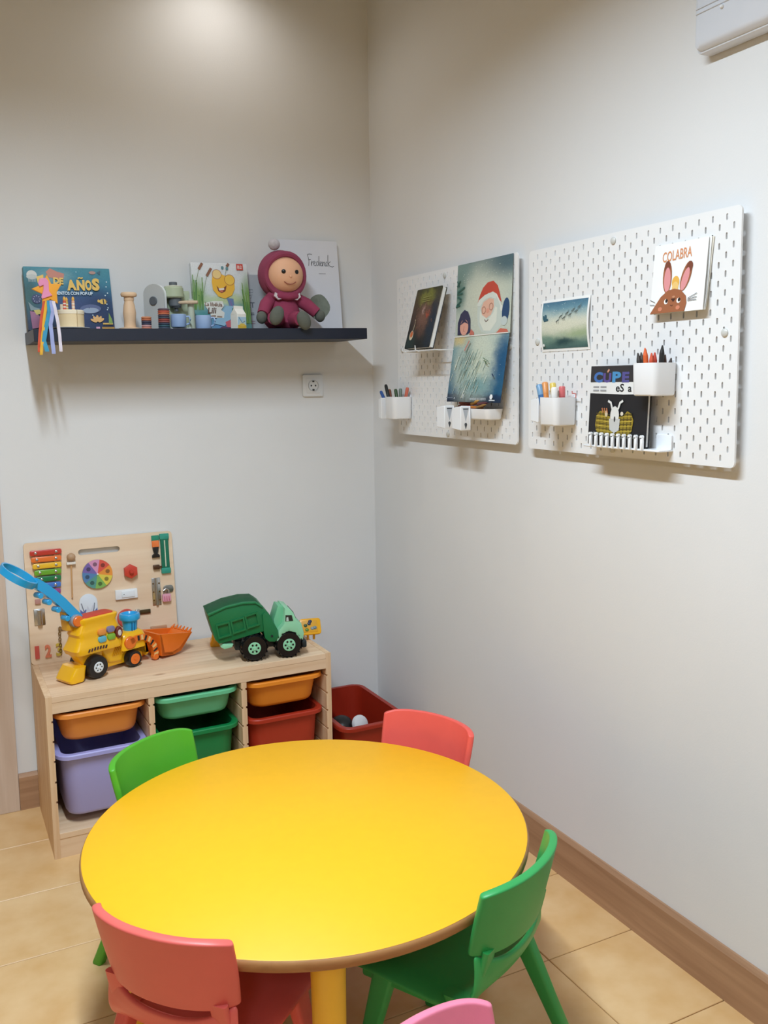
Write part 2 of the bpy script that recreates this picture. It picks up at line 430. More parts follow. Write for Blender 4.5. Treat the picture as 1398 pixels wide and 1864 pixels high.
# lamps above the frame; the one behind the camera is added as fill
def pendant(loc, label):
    t = thing('ceiling_lamp', label, 'lamp', loc)
    obj('housing', box(-.07, .07, -.63, .63, .012, .062, .006), WHITEP, t)
    obj('diffuser', box(-.05, .05, -.6, .6, .004, .012), mat('lamp_diffuser', (250, 248, 240), .5, 0, emit=2), t)
    for s in (-.5, .5): obj('mount', box(-.03, .03, s-.02, s+.02, .06, RH-loc[2]), WHITEP, t)
pendant(LAMP, 'white linear ceiling lamp over the yellow round table')
pendant((-2.6, -4.7, 2.70), 'added white linear fill lamp, unseen behind the camera')
dl = thing('downlight', 'small round downlight in the ceiling above the dark shelf', 'lamp', (-.62, -.23, RH))
obj('rim', lathe([(.035, -.004), (.05, -.006), (.055, 0), (.035, 0), (.035, -.004)], 28, cap=False), WHITEP, dl)
obj('lens', cyl(.034, .002, 24), mat('downlight_lens', (255, 250, 240), .4, 0, emit=6), dl, (0, 0, -.0025))

# ================================================================== WALL FITTINGS
# emergency light box, right wall, top right
e0 = at(1259, 100, 'x', -.05); YE, ZE = e0.y, e0.z
t = thing('emergency_light', 'pale grey emergency light box high on the right wall', 'light box', (0, YE, ZE), (0, 0, -PI/2))
LB = .34; HB = .135
EMG = mat('emergency_plastic', (214, 218, 226), .45, .02, 8)
obj('housing', prism(rrect(LB, HB, .012, 4, LB/2, HB/2), -.035, -.001, .003), EMG, t)
obj('cover', loft([[(x, -.035, z) for x, z in rrect(LB-.008, HB-.008, .01, 4, LB/2, HB/2)], [(x, -.047, z) for x, z in rrect(LB-.014, HB-.016, .01, 4, LB/2, HB/2)], [(x, -.052, z) for x, z in rrect(LB-.03, HB-.03, .01, 4, LB/2, HB/2)]]), EMG, t)
for v in (.088, .078): obj('cover_ridge', box(.012, LB-.012, -.0545, -.05, v-.0018, v+.0018, .001, 1), EMG, t)
for uu in (.085, .175): obj('screw', lathe([(.0045, 0), (.0045, .003), (.003, .005), (0, .0055)], 12), mat('screw_white', (235, 238, 242), .2, 0), t, (uu, -.052, .07), (PI/2, 0, 0))

# wall socket under the shelf
a = at(549, 722, 'y', 0); b_ = at(587, 682, 'y', 0)
t = thing('wall_socket', 'white square wall socket below the dark shelf', 'socket', ((a.x+b_.x)/2, 0, (a.z+b_.z)/2))
SOCK = mat('socket_plastic', (226, 228, 230), .4, .01); q = .083
obj('plate', prism(rrect(q, q, .006, 4), -.010, 0, .002), SOCK, t)
fr = obj('socket_insert', prism(rrect(.056, .056, .003, 3), -.0125, -.0095, .0008), SOCK, t)
obj('cup', lathe([(.0215, 0), (.0215, -.004), (.0195, -.004), (.0195, .011), (0, .011)], 28, cap=False), mat('socket_grey', (196, 198, 200), .5, .01), fr, (0, -.0125, 0), (-PI/2, 0, 0))
for sx in (-.0085, .0085): obj('pin_hole', cyl(.0032, .0006, 12), BLACK, fr, (sx, -.0132, 0), (PI/2, 0, 0))
for sz in (-.0165, .0165): obj('earth_clip', box(-.004, .004, -.0145, -.0125, sz-.003, sz+.003), mat('earth_metal', (60, 58, 55), .4, .05, metal=.6), fr)

# ================================================================== PEG BOARDS
BF = -.027          # x of the boards' front faces
def pegboard_mesh(nc=37, nr=27, t=.005):
    bm = bmesh.new(); W_, H_ = (nc+1)*.02, (nr+1)*.02
    cache = {}
    def V(x, z, y):
        k = (round(x*1e5), round(z*1e5), round(y*1e5))
        if k not in cache: cache[k] = bm.verts.new((x, y, z))
        return cache[k]
    sl = [(.0025, .005), (.0018, .0069), (0, .0075), (-.0018, .0069), (-.0025, .005), (-.0025, -.005), (-.0018, -.0069), (0, -.0075), (.0018, -.0069), (.0025, -.005)]
    for c in range(1, nc+1):
        for r in range(1, nr+1):
            x = c*.02; z = H_-r*.02
            co = [(x+.01, z+.01), (x-.01, z+.01), (x-.01, z-.01), (x+.01, z-.01)]
            if (c+r) % 2 == 0:
                bm.faces.new([V(*p, 0) for p in co[::1]][::-1]); bm.faces.new([V(*p, t) for p in co]); continue
            h = [(x+a, z+b) for a, b in sl]
            for y, fl in ((0, True), (t, False)):
                A = [V(*p, y) for p in co]; Bv = [V(*p, y) for p in h]
                fs = [(A[0], A[1], Bv[4], Bv[3], Bv[2], Bv[1], Bv[0]), (A[1], A[2], Bv[5], Bv[4]), (A[2], A[3], Bv[9], Bv[8], Bv[7], Bv[6], Bv[5]), (A[3], A[0], Bv[0], Bv[9])]
                for f in fs: bm.faces.new(f[::-1] if fl else f)
            for i in range(10):
                j = (i+1) % 10; bm.faces.new((V(*h[i], 0), V(*h[j], 0), V(*h[j], t), V(*h[i], t)))
    # border with rounded corners
    R_ = .012; n = 5
    cs = [(W_, H_, 0, (W_-.01, H_-.01)), (0, H_, 90, (.01, H_-.01)), (0, 0, 180, (.01, .01)), (W_, 0, 270, (W_-.01, .01))]
    outer = []
    for (cx, cz, a0, inn) in cs:
        ox = cx-R_ if cx else R_; oz = cz-R_ if cz else R_
        arc = [(ox+R_*math.cos(math.radians(a0+90*i/n)), oz+R_*math.sin(math.radians(a0+90*i/n))) for i in range(n+1)]
        outer.append((arc, inn))
    for y, fl in ((0, True), (t, False)):
        for arc, inn in outer:
            for p, q in zip(arc, arc[1:]):
                f = [V(*p, y), V(*q, y), V(*inn, y)]; bm.faces.new(f[::-1] if fl else f)
        for k in range(4):
            (a1, i1), (a2, i2) = outer[k], outer[(k+1) % 4]
            m_ = 36 if k % 2 == 0 else 26
            mid = []
            N_ = nc if k % 2 == 0 else nr
            inner = [(i1[0]+(i2[0]-i1[0])*s/N_, i1[1]+(i2[1]-i1[1])*s/N_) for s in range(N_+1)]
            f = [V(*a1[-1], y), V(*a2[0], y)]+[V(*p, y) for p in inner[::-1]]
            bm.faces.new(f[::-1] if fl else f)
    loop = [p for arc, _ in outer for p in arc]
    for p, q in zip(loop, loop[1:]+loop[:1]):
        bm.faces.new((V(*p, 0), V(*q, 0), V(*q, t), V(*p, t)))
    bmesh.ops.recalc_face_normals(bm, faces=bm.faces[:])
    return bm
def peg_board(y, ztop, label, screws):
    t = thing('peg_board', label, 'peg board', (BF, y, ztop-.56), (0, 0, -PI/2), 'white peg boards on the right wall')
    obj('board', pegboard_mesh(), WHITEP, t, smooth=False)
    for (sy, sz) in screws:
        s_ = obj('mounting_knob', lathe([(.009, 0), (.009, .003), (.006, .0055), (0, .006)], 20), mat('knob_white', (205, 205, 200), .3, .02), t, (y-sy, 0, sz-(ztop-.56)), (PI/2, 0, 0))
        obj('spacer', along(cyl(.008, -BF-.0055, 14), (0, 0, 0), (0, 0, -1)), WHITEP, s_, (0, 0, -.0055))
    return t
YL, ZL = -.267, 1.8203
YR, ZR = -1.0824, 1.8139
peg_board(YL, ZL, 'white peg board with the winter poster, nearer the room corner', [(-.611, 1.798), (-.306, 1.565), (-.626, 1.274), (-.99, 1.55)])
peg_board(YR, ZR, 'white peg board with the rabbit calendar, farther from the room corner', [(-1.44, 1.794), (-1.806, 1.548), (-1.126, 1.558), (-1.448, 1.272)])

def cup(yb0, yb1, z0, z1, depth, label, name='cup', cat='container', group='white containers hung on the peg boards'):
    """yb0 far side, yb1 near side (smaller y)"""
    w_ = yb0-yb1; t = thing(name, label, cat, (BF-depth/2, (yb0+yb1)/2, z0), (0, 0, -PI/2), group)
    obj('body', tub(w_, depth, z1-z0, min(.016, depth*.3), .965, .002, .004), WHITEC, t)
    for s in (-1, 1): obj('hook', box(s*.02-.003, s*.02+.003, depth/2-.003, depth/2-.0003, z1-z0, z1-z0+.006), WHITEC, t)
    return t
cup(-1.228, -1.308, 1.329, 1.404, .075, 'white cup of thick markers on the peg board, left of the black book')
cup(-1.592, -1.672, 1.411, 1.487, .075, 'white cup of wax crayons hanging in front of the black book')
cup(-.303, -.380, 1.318, 1.397, .078, 'white cup of felt pens at the corner end of the peg boards')
cup(-.700, -.962, 1.333, 1.366, .066, 'long shallow white tray of crayons under the winter poster', 'crayon_tray', 'tray')

def clip(p, w_, h_, d_, label, up=True):
    """white folded clip on the board; near side carries a triangular and a drop-shaped opening"""
    t = thing('board_clip', label, 'clip', p, (0, 0, -PI/2), 'white clips on the peg boards')
    obj('back_plate', box(-w_/2, w_/2, -.004, 0, 0, h_, .001, 1), WHITEC, t)
    obj('jaw', prism([(-w_/2, .004), (w_/2-.002, .0), (w_/2, .004), (w_/2, h_-.002), (w_/2-.002, h_), (-w_/2, h_-.006)], -d_, -.004, .0015, 1), WHITEC, t)
    A = Art(lambda u, v, o: (w_/2+o, -d_+u, v)); g = (70, 74, 80)
    if up:
        A.poly([(d_*.3, h_*.08), (d_*.75, h_*.08), (d_*.5, h_*.46)], g); A.poly([(d_*.42, h_*.15), (d_*.62, h_*.15), (d_*.5, h_*.34)], (150, 152, 156))
        A.ell(d_*.5, h_*.72, d_*.13, h_*.08, g); A.poly([(d_*.39, h_*.75), (d_*.61, h_*.75), (d_*.5, h_*.93)], g)
    else:
        A.poly([(d_*.2, h_*.92), (d_*.5, h_*.35), (d_*.8, h_*.92)], (176, 182, 190)); A.rect(d_*.25, h_*.86, d_*.75, h_*.9, g)
        A.ell(d_*.5, h_*.24, d_*.13, h_*.07, g); A.poly([(d_*.38, h_*.22), (d_*.62, h_*.22), (d_*.5, h_*.04)], g)
    A.build('openings', t)
clip((BF, -1.172, 1.333), .036, .068, .045, 'white clip beside the cup of thick markers', False)
clip((BF, -.285, 1.318), .022, .076, .086, 'white clip beside the cup of felt pens', True)
clip((BF-.067, -.752, 1.302), .05, .072, .036, 'white clip on the crayon tray, on the end near the room corner', False)
clip((BF-.067, -.848, 1.300), .052, .074, .036, 'white clip on the crayon tray, nearer its middle', False)

# pens, markers, crayons: each its own thing
def stick(name, label, cat, p0, p1, r, body, tip=None, kind='pen', group=None):
    p0, p1 = Vector(p0), Vector(p1); L = (p1-p0).length
    q = Vector((0, 0, 1)).rotation_difference((p1-p0).normalized())
    t = thing(name, label, cat, p0, q.to_euler(), group)
    if kind == 'pen':
        c0 = L*.62
        obj('barrel', lathe([(r*.8, 0), (r, .004), (r, c0)], 12), tip or body, t)
        obj('cap', lathe([(r*1.12, c0-.001), (r*1.12, L-.006), (r*.8, L-.001), (0, L)], 12), body, t)
    elif kind == 'marker':
        obj('barrel', lathe([(r, 0), (r, L*.72)], 14), body, t)
        obj('end_cap', lathe([(r*1.03, L*.72), (r*1.03, L-.003), (r*.8, L), (0, L)], 14), tip or body, t)
    else:
        obj('wrapper', lathe([(r, 0), (r, L-.018)], 12), body, t)
        obj('point', lathe([(r*.95, L-.018), (r*.8, L-.013), (r*.28, L-.001), (0, L)], 12), tip or body, t)
    return t
def into(px, py, x, bx, by, bz): return (bx, by, bz), at(px, py, 'x', x)
GP = 'felt pens in the white cup near the corner'
for nm, px, py, x, body, tip, lb in (
    ('felt_pen', 693, 712, -.085, (60, 95, 160), (180, 70, 60), 'blue felt pen leaning out of the cup, farthest to the left'),
    ('felt_pen', 702, 700, -.075, (30, 34, 34), (30, 34, 34), 'black felt pen, the tallest in its cup'),
    ('felt_pen', 709, 709, -.060, (120, 66, 45), (214, 150, 70), 'brown felt pen with an orange barrel in the cup'),
    ('felt_pen', 720, 708, -.055, (52, 78, 40), (52, 78, 40), 'dark green felt pen in the cup near the corner'),
    ('felt_pen', 729, 707, -.050, (105, 120, 105), (105, 120, 105), 'grey green felt pen in the cup near the corner'),
    ('felt_pen', 742, 705, -.045, (205, 110, 90), (205, 110, 90), 'salmon felt pen standing upright at the near side of its cup')):
    b, e = into(px, py, x, BF-.04, -.342, 1.324); bb = Vector((BF-.04+(.01 if x > -.06 else -.01), -.342+(e.y+.342)*.3, 1.324))
    stick(nm, lb, 'pen', bb, e, .0055, plastic(body), plastic(tip), 'pen', GP)
GP = 'thick markers in the white cup'
for nm, px, py, x, body, tip, lb in (
    ('marker', 981, 700, -.085, (60, 110, 165), (120, 160, 195), 'blue thick marker in the cup beside the black book'),
    ('marker', 992, 696, -.07, (222, 140, 70), (225, 150, 85), 'orange thick marker in the cup beside the black book'),
    ('marker', 1006, 697, -.055, (222, 190, 80), (228, 200, 95), 'yellow thick marker in the cup beside the black book'),
    ('marker', 1009, 705, -.085, (226, 216, 200), (240, 238, 232), 'white thick marker in the cup beside the black book'),
    ('marker', 1023, 703, -.06, (200, 80, 85), (215, 110, 110), 'pink red thick marker in the cup beside the black book')):
    e = at(px, py, 'x', x); bb = Vector((BF-.04+(.014 if x > -.066 else -.012), -1.268+(e.y+1.268)*.55, 1.337))
    stick(nm, lb, 'marker', bb, e, .0085, plastic(body), plastic(tip), 'marker', GP)
e = at(1043, 716, 'x', -.05)
tag(obj('pink_clip', tube([(e.x, e.y+.004, e.z+.006), (e.x, e.y+.003, e.z), (e.x, e.y-.012, e.z-.001), (e.x, e.y-.012, e.z-.012)], .0016, 6), plastic((200, 120, 115))), 'thin pinkish wire end sticking out of the marker cup', 'wire')
GP = 'wax crayons in the white cup over the black book'
for px, py, x, body, lb in (
    (1161, 642, -.085, (58, 54, 50), 'dark grey wax crayon with its tip at the far left of the cup'),
    (1167, 641, -.075, (70, 64, 58), 'charcoal wax crayon beside the dark grey one in the cup'),
    (1174, 633, -.08, (225, 100, 45), 'bright orange wax crayon, the tallest orange one in the cup'),
    (1186, 642, -.07, (214, 84, 50), 'orange red wax crayon in the middle of the cup'),
    (1192, 641, -.06, (200, 66, 48), 'red wax crayon next to the middle of the cup'),
    (1206, 628, -.065, (34, 32, 32), 'black wax crayon, the tallest in its cup'),
    (1211, 645, -.05, (92, 62, 52), 'brown wax crayon at the near side of the cup'),
    (1222, 651, -.045, (56, 44, 40), 'short dark brown wax crayon lowest in the cup')):
    e = at(px, py, 'x', x); bb = Vector((BF-.0375+(e.x-BF+.0375)*.5, -1.632+(e.y+1.632)*.7, 1.418))
    stick('wax_crayon', lb, 'crayon', bb, e, .006, plastic(body, .55), None, 'crayon', GP)
GP = 'crayons lying in the long tray'
cols = [((178, 92, 60), 'rust'), ((206, 124, 58), 'orange'), ((60, 44, 38), 'dark brown'), ((214, 160, 70), 'yellow orange'), ((150, 70, 52), 'brick red'), ((120, 74, 50), 'mid brown'), ((200, 110, 84), 'salmon'), ((36, 32, 32), 'black'),
        ((190, 60, 44), 'red'), ((226, 176, 150), 'peach'), ((96, 52, 60), 'plum brown'), ((150, 112, 60), 'ochre')]
order = [9, 2, 5, 7, 0, 8, 1, 11, 6, 4, 3, 10]
for k, ci in enumerate(order):
    lay, j = k//4, k % 4; c_, n_ = cols[ci]
    y0 = -.712-.056*j-.006*lay; dy = -.066+.008*((k*7) % 3); x0 = BF-.014-.0125*((k*5) % 4)
    p0 = Vector((x0, y0, 1.357+.0115*lay)); p1 = Vector((x0-.010+.005*((k*3) % 5), y0+dy, 1.357+.0115*lay+.006*((k*11) % 3-.2)))
    if p1.y < -.953: p1.y = -.953
    stick('crayon', n_+' crayon lying in the long tray under the winter poster', 'crayon', p0, p1, .0048, plastic(c_, .6), None, 'crayon', GP)

# rack with comb teeth, right board
t = thing('comb_rack', 'white rack with a row of comb teeth holding up the black book', 'rack', (BF, -1.522, 1.279), (0, 0, -PI/2))
obj('ledge', box(-.135, .138, -.046, 0, 0, .005, .0015, 1), WHITEC, t)
for s in (-.123, .112): obj('end_plate', prism(rrect(.05 if s > 0 else .03, .036, .004, 3, s, .022), -.006, -.001, .001), WHITEC, t)
for i in range(10):
    obj('tooth', join(box(-.0045, .0045, -.052, -.044, 0, .034, .002, 1), xf(cyl(.0045, .007, 12), (0, -.045, .034), (PI/2, 0, 0))), WHITEC, t, (-.103+.0208*i, 0, .0))

# ================================================================== SHEETS AND BOOKS
def sheet(name, w, h, fn, m, parent, nu=10, nv=10, th=.0006):
    """thin page following fn(u, v, offset); u in 0..w, v in 0..h"""
    bm = bmesh.new(); uvl = bm.loops.layers.uv.new('UVMap'); g = {}
    for s in (0, 1):
        for i in range(nu+1):
            for j in range(nv+1): g[s, i, j] = bm.verts.new(fn(w*i/nu, h*j/nv, -th*s))
    def face(ks):
        f = bm.faces.new([g[k] for k in ks])
        for l, k in zip(f.loops, ks): l[uvl].uv = (k[1]/nu, k[2]/nv)
    for i in range(nu):
        for j in range(nv):
            face([(0, i, j), (0, i+1, j), (0, i+1, j+1), (0, i, j+1)]); face([(1, i, j), (1, i, j+1), (1, i+1, j+1), (1, i+1, j)])
    for i in range(nu):
        face([(1, i, 0), (1, i+1, 0), (0, i+1, 0), (0, i, 0)]); face([(0, i, nv), (0, i+1, nv), (1, i+1, nv), (1, i, nv)])
    for j in range(nv):
        face([(0, 0, j), (0, 0, j+1), (1, 0, j+1), (1, 0, j)]); face([(1, nu, j), (1, nu, j+1), (0, nu, j+1), (0, nu, j)])
    return obj(name, bm, m, parent)

# --- winter poster (two hanging pages) on the left board
PW, PH1, PH2 = .31, .229, .205
t = thing('winter_poster', 'tall blue green winter poster with a bearded man in a red hat', 'poster', (BF, -.699, 1.385), (0, 0, -PI/2))
def up_fn(u, v, o): return (u, -.003-.012*(1-v/PH1)-o, PH2+v)
def lo_fn(u, v, o): s = 1-v/PH2; return (u, -.017-.032*s-o, v)
m_up = paint('poster_upper_print', [(0, (196, 204, 190)), (.35, (188, 199, 190)), (.7, (150, 170, 164)), (1, (96, 122, 126))],
    [(.55, .55, .45, .35, (206, 210, 192), .9), (.95, .95, .35, .2, (80, 106, 114), .8), (.05, .93, .2, .16, (120, 146, 140), .8), (.06, .6, .1, .2, (96, 128, 118), .8)], .02, 5, speck=.06)
sheet('upper_page', PW, PH1, up_fn, m_up, t, 6, 10)
m_lo = paint('poster_lower_print', [(0, (26, 42, 66)), (.1, (24, 48, 78)), (.14, (28, 84, 116)), (.4, (36, 104, 134)), (.75, (70, 130, 148)), (1, (130, 165, 168))],
    [(.5, .8, .36, .42, (204, 212, 196), .8), (.42, .46, .3, .36, (196, 206, 188), .9), (.1, .98, .16, .1, (206, 190, 140), .7), (.95, .62, .14, .4, (28, 84, 124), .8), (.3, .6, .1, .3, (140, 165, 160), .8), (.55, .25, .2, .12, (120, 158, 160), .9)], .035, 9, speck=.1)
sheet('lower_page', PW, PH2, lo_fn, m_lo, t, 6, 10)
A = Art(up_fn); U = lambda X, Y: ((X-175)/(690-175)*PW, (790-(Y+(X-175)*.10*(1-(Y-100)/690)))/690*PH1)
RED, SKIN = (196, 74, 56), (226, 180, 158)
# bearded man: beard, face, hat
def pu(*pts): return [(PW*a, PH1*b) for a, b in pts]
A.poly(pu((.41, .3), (.43, .14), (.5, .05), (.6, .015), (.74, .02), (.84, .1), (.86, .26), (.82, .42), (.76, .5), (.56, .52), (.42, .44)), (200, 210, 202))
A.poly(pu((.48, .36), (.52, .44), (.62, .48), (.7, .46), (.71, .36), (.66, .26), (.58, .22), (.5, .27)), SKIN)
A.poly(pu((.46, .34), (.5, .27), (.56, .235), (.6, .2), (.65, .235), (.7, .28), (.73, .36), (.77, .34), (.76, .16), (.66, .05), (.54, .06), (.46, .18)), (222, 226, 214))
A.poly(pu((.41, .44), (.45, .54), (.5, .63), (.58, .69), (.68, .7), (.76, .63), (.8, .53), (.84, .4), (.8, .44), (.72, .53), (.6, .55), (.5, .5)), RED)
A.poly(pu((.40, .4), (.43, .47), (.54, .53), (.68, .56), (.75, .52), (.74, .46), (.64, .49), (.54, .47), (.46, .39)), (214, 220, 212))
A.line(pu((.74, .52), (.79, .44), (.83, .36)), .005, (226, 226, 218)); A.ell(PW*.84, PH1*.33, .007, .009, (226, 228, 220))
A.ring(PW*.53, PH1*.33, .011, .0016, (140, 84, 66)); A.ring(PW*.66, PH1*.365, .011, .0016, (140, 84, 66))
A.ell(PW*.6, PH1*.32, .008, .007, (226, 160, 138)); A.line(pu((.55, .205), (.58, .175), (.62, .2)), .0026, (90, 50, 44))
A.ell(PW*.915, PH1*.29, PW*.06, PH1*.165, (38, 72, 112), -.12); A.ell(PW*.895, PH1*.16, PW*.055, PH1*.06, (196, 208, 206))
A.poly(pu((.76, .01), (.84, .07), (.95, .05), (.98, .01)), (204, 112, 92))
# girl with dark hair
A.poly(pu((.05, .03), (.05, .2), (.1, .32), (.17, .37), (.24, .34), (.29, .24), (.3, .06), (.24, .03)), (56, 56, 84))
A.ell(PW*.175, PH1*.13, PW*.08, PH1*.11, (224, 166, 148)); A.line(pu((.175, .15), (.165, .08), (.185, .07)), .0016, (170, 90, 86))
A.poly(pu((.09, .16), (.17, .26), (.18, .2)), (56, 56, 84)); A.poly(pu((.17, .26), (.26, .17), (.18, .2)), (56, 56, 84))
A.poly(pu((.28, .02), (.31, .1), (.37, .05), (.37, .01)), (200, 116, 100))
# fir twigs
for (a, b, c_, d) in ((.01, .78, .05, .7), (.02, .62, .16, .68), (.02, .6, .12, .6), (.01, .44, .1, .5), (.0, .42, .08, .44), (.01, .7, .07, .78), (.03, .56, .1, .52)):
    A.line(pu((a, b), (c_, d)), .006, (52, 96, 86))
for i in range(28): A.ell(PW*random.uniform(.1, .98), PH1*random.uniform(.72, .98), .0013, .0013, (214, 222, 216), n=6)
A.line([(0.002, .0012), (PW-.002, .0012)], .003, (236, 234, 228))
A.build('upper_print', t)
A = Art(lo_fn)
def pl(*pts): return [(PW*a, PH2*b) for a, b in pts]
for i in range(70):
    x = random.gauss(.42, .15); y = random.uniform(.22, .8); l = random.uniform(.08, .2); c_ = random.choice([(206, 214, 196), (226, 228, 210), (150, 176, 168), (120, 150, 150)])
    A.line(pl((x, y), (x-.35*l, y-l)), random.uniform(.001, .0028), c_)
for i in range(60): A.ell(PW*random.uniform(.02, .98), PH2*random.uniform(.16, .95), .001, .001, (196, 214, 216), n=5)
for q in ((.64, .66), (.66, .62), (.69, .59), (.7, .63)): A.line(pl(q, (q[0]+.05, q[1]-.03)), .0022, (78, 110, 74))
A.line(pl((.35, .93), (.28, .78)), .006, (196, 130, 116)); A.line(pl((.84, .42), (.87, .38)), .004, (22, 44, 84))
A.build('painted_specks', t)['kind'] = 'stuff'; A = Art(lo_fn); A.k = 150
A.text('NAVIDAD DE CUENTO', PW*.5, PH2*.035, PW*.79, PH2*.07, (206, 212, 216), .01)
A.ell(PW*.88, PH2*.085, .0085, .0085, (240, 242, 244), n=6); A.line(pl((.85, .035), (.95, .035)), .0032, (205, 212, 216))
A.line(pl((.04, .067), (.17, .067)), .002, (120, 130, 146)); A.line(pl((.37, .06), (.37, .12)), .003, (232, 236, 238)); A.line(pl((.2, .05), (.21, .07)), .003, (220, 220, 220))
A.build('lower_print', t)

# --- sleigh postcard
PCW, PCH = .208, .141
t = thing('sleigh_postcard', 'postcard of a sleigh flying over hills with a white border', 'postcard', (BF, -1.149, 1.5285), (0, 0, -PI/2))
def pc_fn(u, v, o): return (u, -.0015-.008*(1-(2*v/PCH-1)**2)*(.5+.5*abs(2*u/PCW-1))-o, v)
sheet('card', PCW, PCH, pc_fn, PAPER, t, 8, 10)
m_pc = paint('postcard_print', [(0, (62, 94, 94)), (.13, (92, 124, 114)), (.28, (170, 182, 160)), (.5, (210, 212, 196)), (.7, (170, 188, 184)), (.85, (104, 144, 160)), (1, (66, 110, 136))],
    [(.8, .35, .3, .1, (140, 162, 120), .9), (.45, .14, .25, .07, (38, 70, 72), .8), (.5, .5, .5, .14, (212, 212, 192), .9), (.1, .2, .2, .08, (110, 140, 126), .9)], .03, 7, speck=.1)
sheet('picture', PCW-.014, PCH-.014, lambda u, v, o: pc_fn(u+.007, v+.007, o+.0005), m_pc, t, 8, 8, .0002)
A = Art(lambda u, v, o: pc_fn(u, v, o+.0009))
A.poly([(.012, .098), (.016, .1), (.022, .092), (.035, .09), (.036, .084), (.018, .082), (.013, .09)], (46, 88, 104)); A.ell(.024, .095, .005, .007, (54, 96, 110))
for i in range(8):
    x, y = .075+.0135*i, .083+.0035*i+(.008 if i % 2 else 0)
    A.line([(x-.006, y-.004), (x, y), (x+.007, y+.002)], .002, (84, 98, 100)); A.line([(x, y), (x-.003, y-.009)], .001, (90, 104, 104)); A.line([(x+.006, y+.001), (x+.008, y+.008)], .001, (90, 104, 104)); A.line([(x+.004, y), (x+.004, y-.009)], .001, (90, 104, 104))
for i in range(20): A.ell(random.uniform(.012, PCW-.012), random.uniform(.1, PCH-.012), .0009, .0009, (210, 220, 220), n=5)
A.ell(.018, .018, .0038, .0038, (236, 238, 236), n=12)
A.build('print', t)

# --- rabbit calendar
KW, KH = .165, .158
kal0 = lambda off: (lambda u, v, o: (u, -.002-off-.014*(1-v/KH)-o, v))
t = thing('rabbit_calendar', 'stack of white picture sheets with a brown rabbit peeping up', 'calendar', (BF, -1.596, 1.6005), (0, 0, -PI/2))
def kal(off, du): return lambda u, v, o: (u+du*(v/KH)**2-.1*(u/KW)**4*off, -.002-off-.012*math.exp(-v/.05)*(.4+.6*u/KW)-o, v)
for i, (off, du) in enumerate(((.0, .010), (.0025, .006), (.006, 0))):
    sheet('page', KW, KH, kal(off, du) if i < 2 else kal0(off), PAPER if i else mat('paper_cream', (226, 220, 206), .7, .02), t, 8, 10)
A = Art(kal0(.0063)); BR, DB, PK = (158, 96, 62), (122, 66, 46), (222, 148, 150)
def pk(*pts): return [(KW*a, KH*b) for a, b in pts]
A.text('COLABRA', KW*.17, KH*.75, KW*.72, KH*.90, (214, 140, 92), .012, rot=.05)
A.ell(KW*.46, KH*.43, KW*.07, KH*.09, (232, 178, 78)); A.ell(KW*.46, KH*.36, KW*.06, KH*.08, (236, 196, 120))
A.ell(KW*.295, KH*.52, KW*.085, KH*.235, BR, .05); A.ell(KW*.285, KH*.66, KW*.058, KH*.095, DB, .05); A.ell(KW*.3, KH*.48, KW*.062, KH*.18, PK, .05)
A.ell(KW*.65, KH*.5, KW*.085, KH*.215, BR, -.32); A.ell(KW*.70, KH*.62, KW*.058, KH*.085, DB, -.32); A.ell(KW*.64, KH*.46, KW*.058, KH*.165, PK, -.32)
A.poly(pk((-.02+.03, .006), (.1, .12), (.2, .24), (.32, .32), (.45, .34), (.58, .31), (.68, .22), (.7, .12), (.67, .006)), BR)
for cx in (.31, .55):
    A.ell(KW*cx, KH*.165, KW*.036, KH*.038, (240, 236, 230)); A.ell(KW*(cx+.012), KH*.175, KW*.024, KH*.028, (40, 26, 22))
A.poly(pk((.4, .2), (.5, .2), (.45, .15)), (70, 38, 30)); A.line(pk((.4, .11), (.43, .095), (.45, .11)), .0015, (70, 38, 30)); A.ell(KW*.455, KH*.225, KW*.03, KH*.014, (196, 140, 106))
for cx in (.21, .55): A.ell(KW*cx, KH*.065, KW*.04, KH*.03, (206, 130, 100))
for dy in (.05, .02, -.005): A.line(pk((.72, .15+dy*.6), (.88, .16+dy*1.6)), .0013, (70, 74, 84))
for dy in (.04, .0): A.line(pk((.1, .13+dy), (.0, .14+dy*1.8)), .0012, (70, 74, 84))
A.build('print', t)

# --- books
def book(name, label, w_, h_, th, front, loc, rotz=0, lean=0, page=None, spine_left=True, back=None, rnd=.004, cat='book', group=None):
    """upright book, front cover towards local -y, origin at the middle of its foot"""
    t = thing(name, label, cat, loc, (0, 0, 0), group)
    t.rotation_euler = rotz if isinstance(rotz, tuple) else (lean, 0, rotz)
    c = .0022; bk = back or front
    obj('front_cover', prism(rrect(w_, h_, rnd, 3, 0, h_/2), -th, -th+c, .0004, 1), front, t, uv=(-w_/2, 0, w_, h_))
    obj('back_cover', prism(rrect(w_, h_, rnd, 3, 0, h_/2), -c, 0, .0004, 1), bk, t, uv=(-w_/2, 0, w_, h_))
    s = -1 if spine_left else 1
    x0, x1 = sorted((s*w_/2, s*(w_/2-c)))
    obj('spine', box(x0, x1, -th+c*.6, -c*.6, .001, h_-.001), bk, t, uv=(-w_/2, 0, w_, h_))
    p0, p1 = sorted((s*(w_/2-c), -s*(w_/2-.003)))
    obj('page_block', box(p0, p1, -th+c, -c, .003, h_-.003), page or PAPER, t, smooth=False)
    return t, flat(w_, -th)

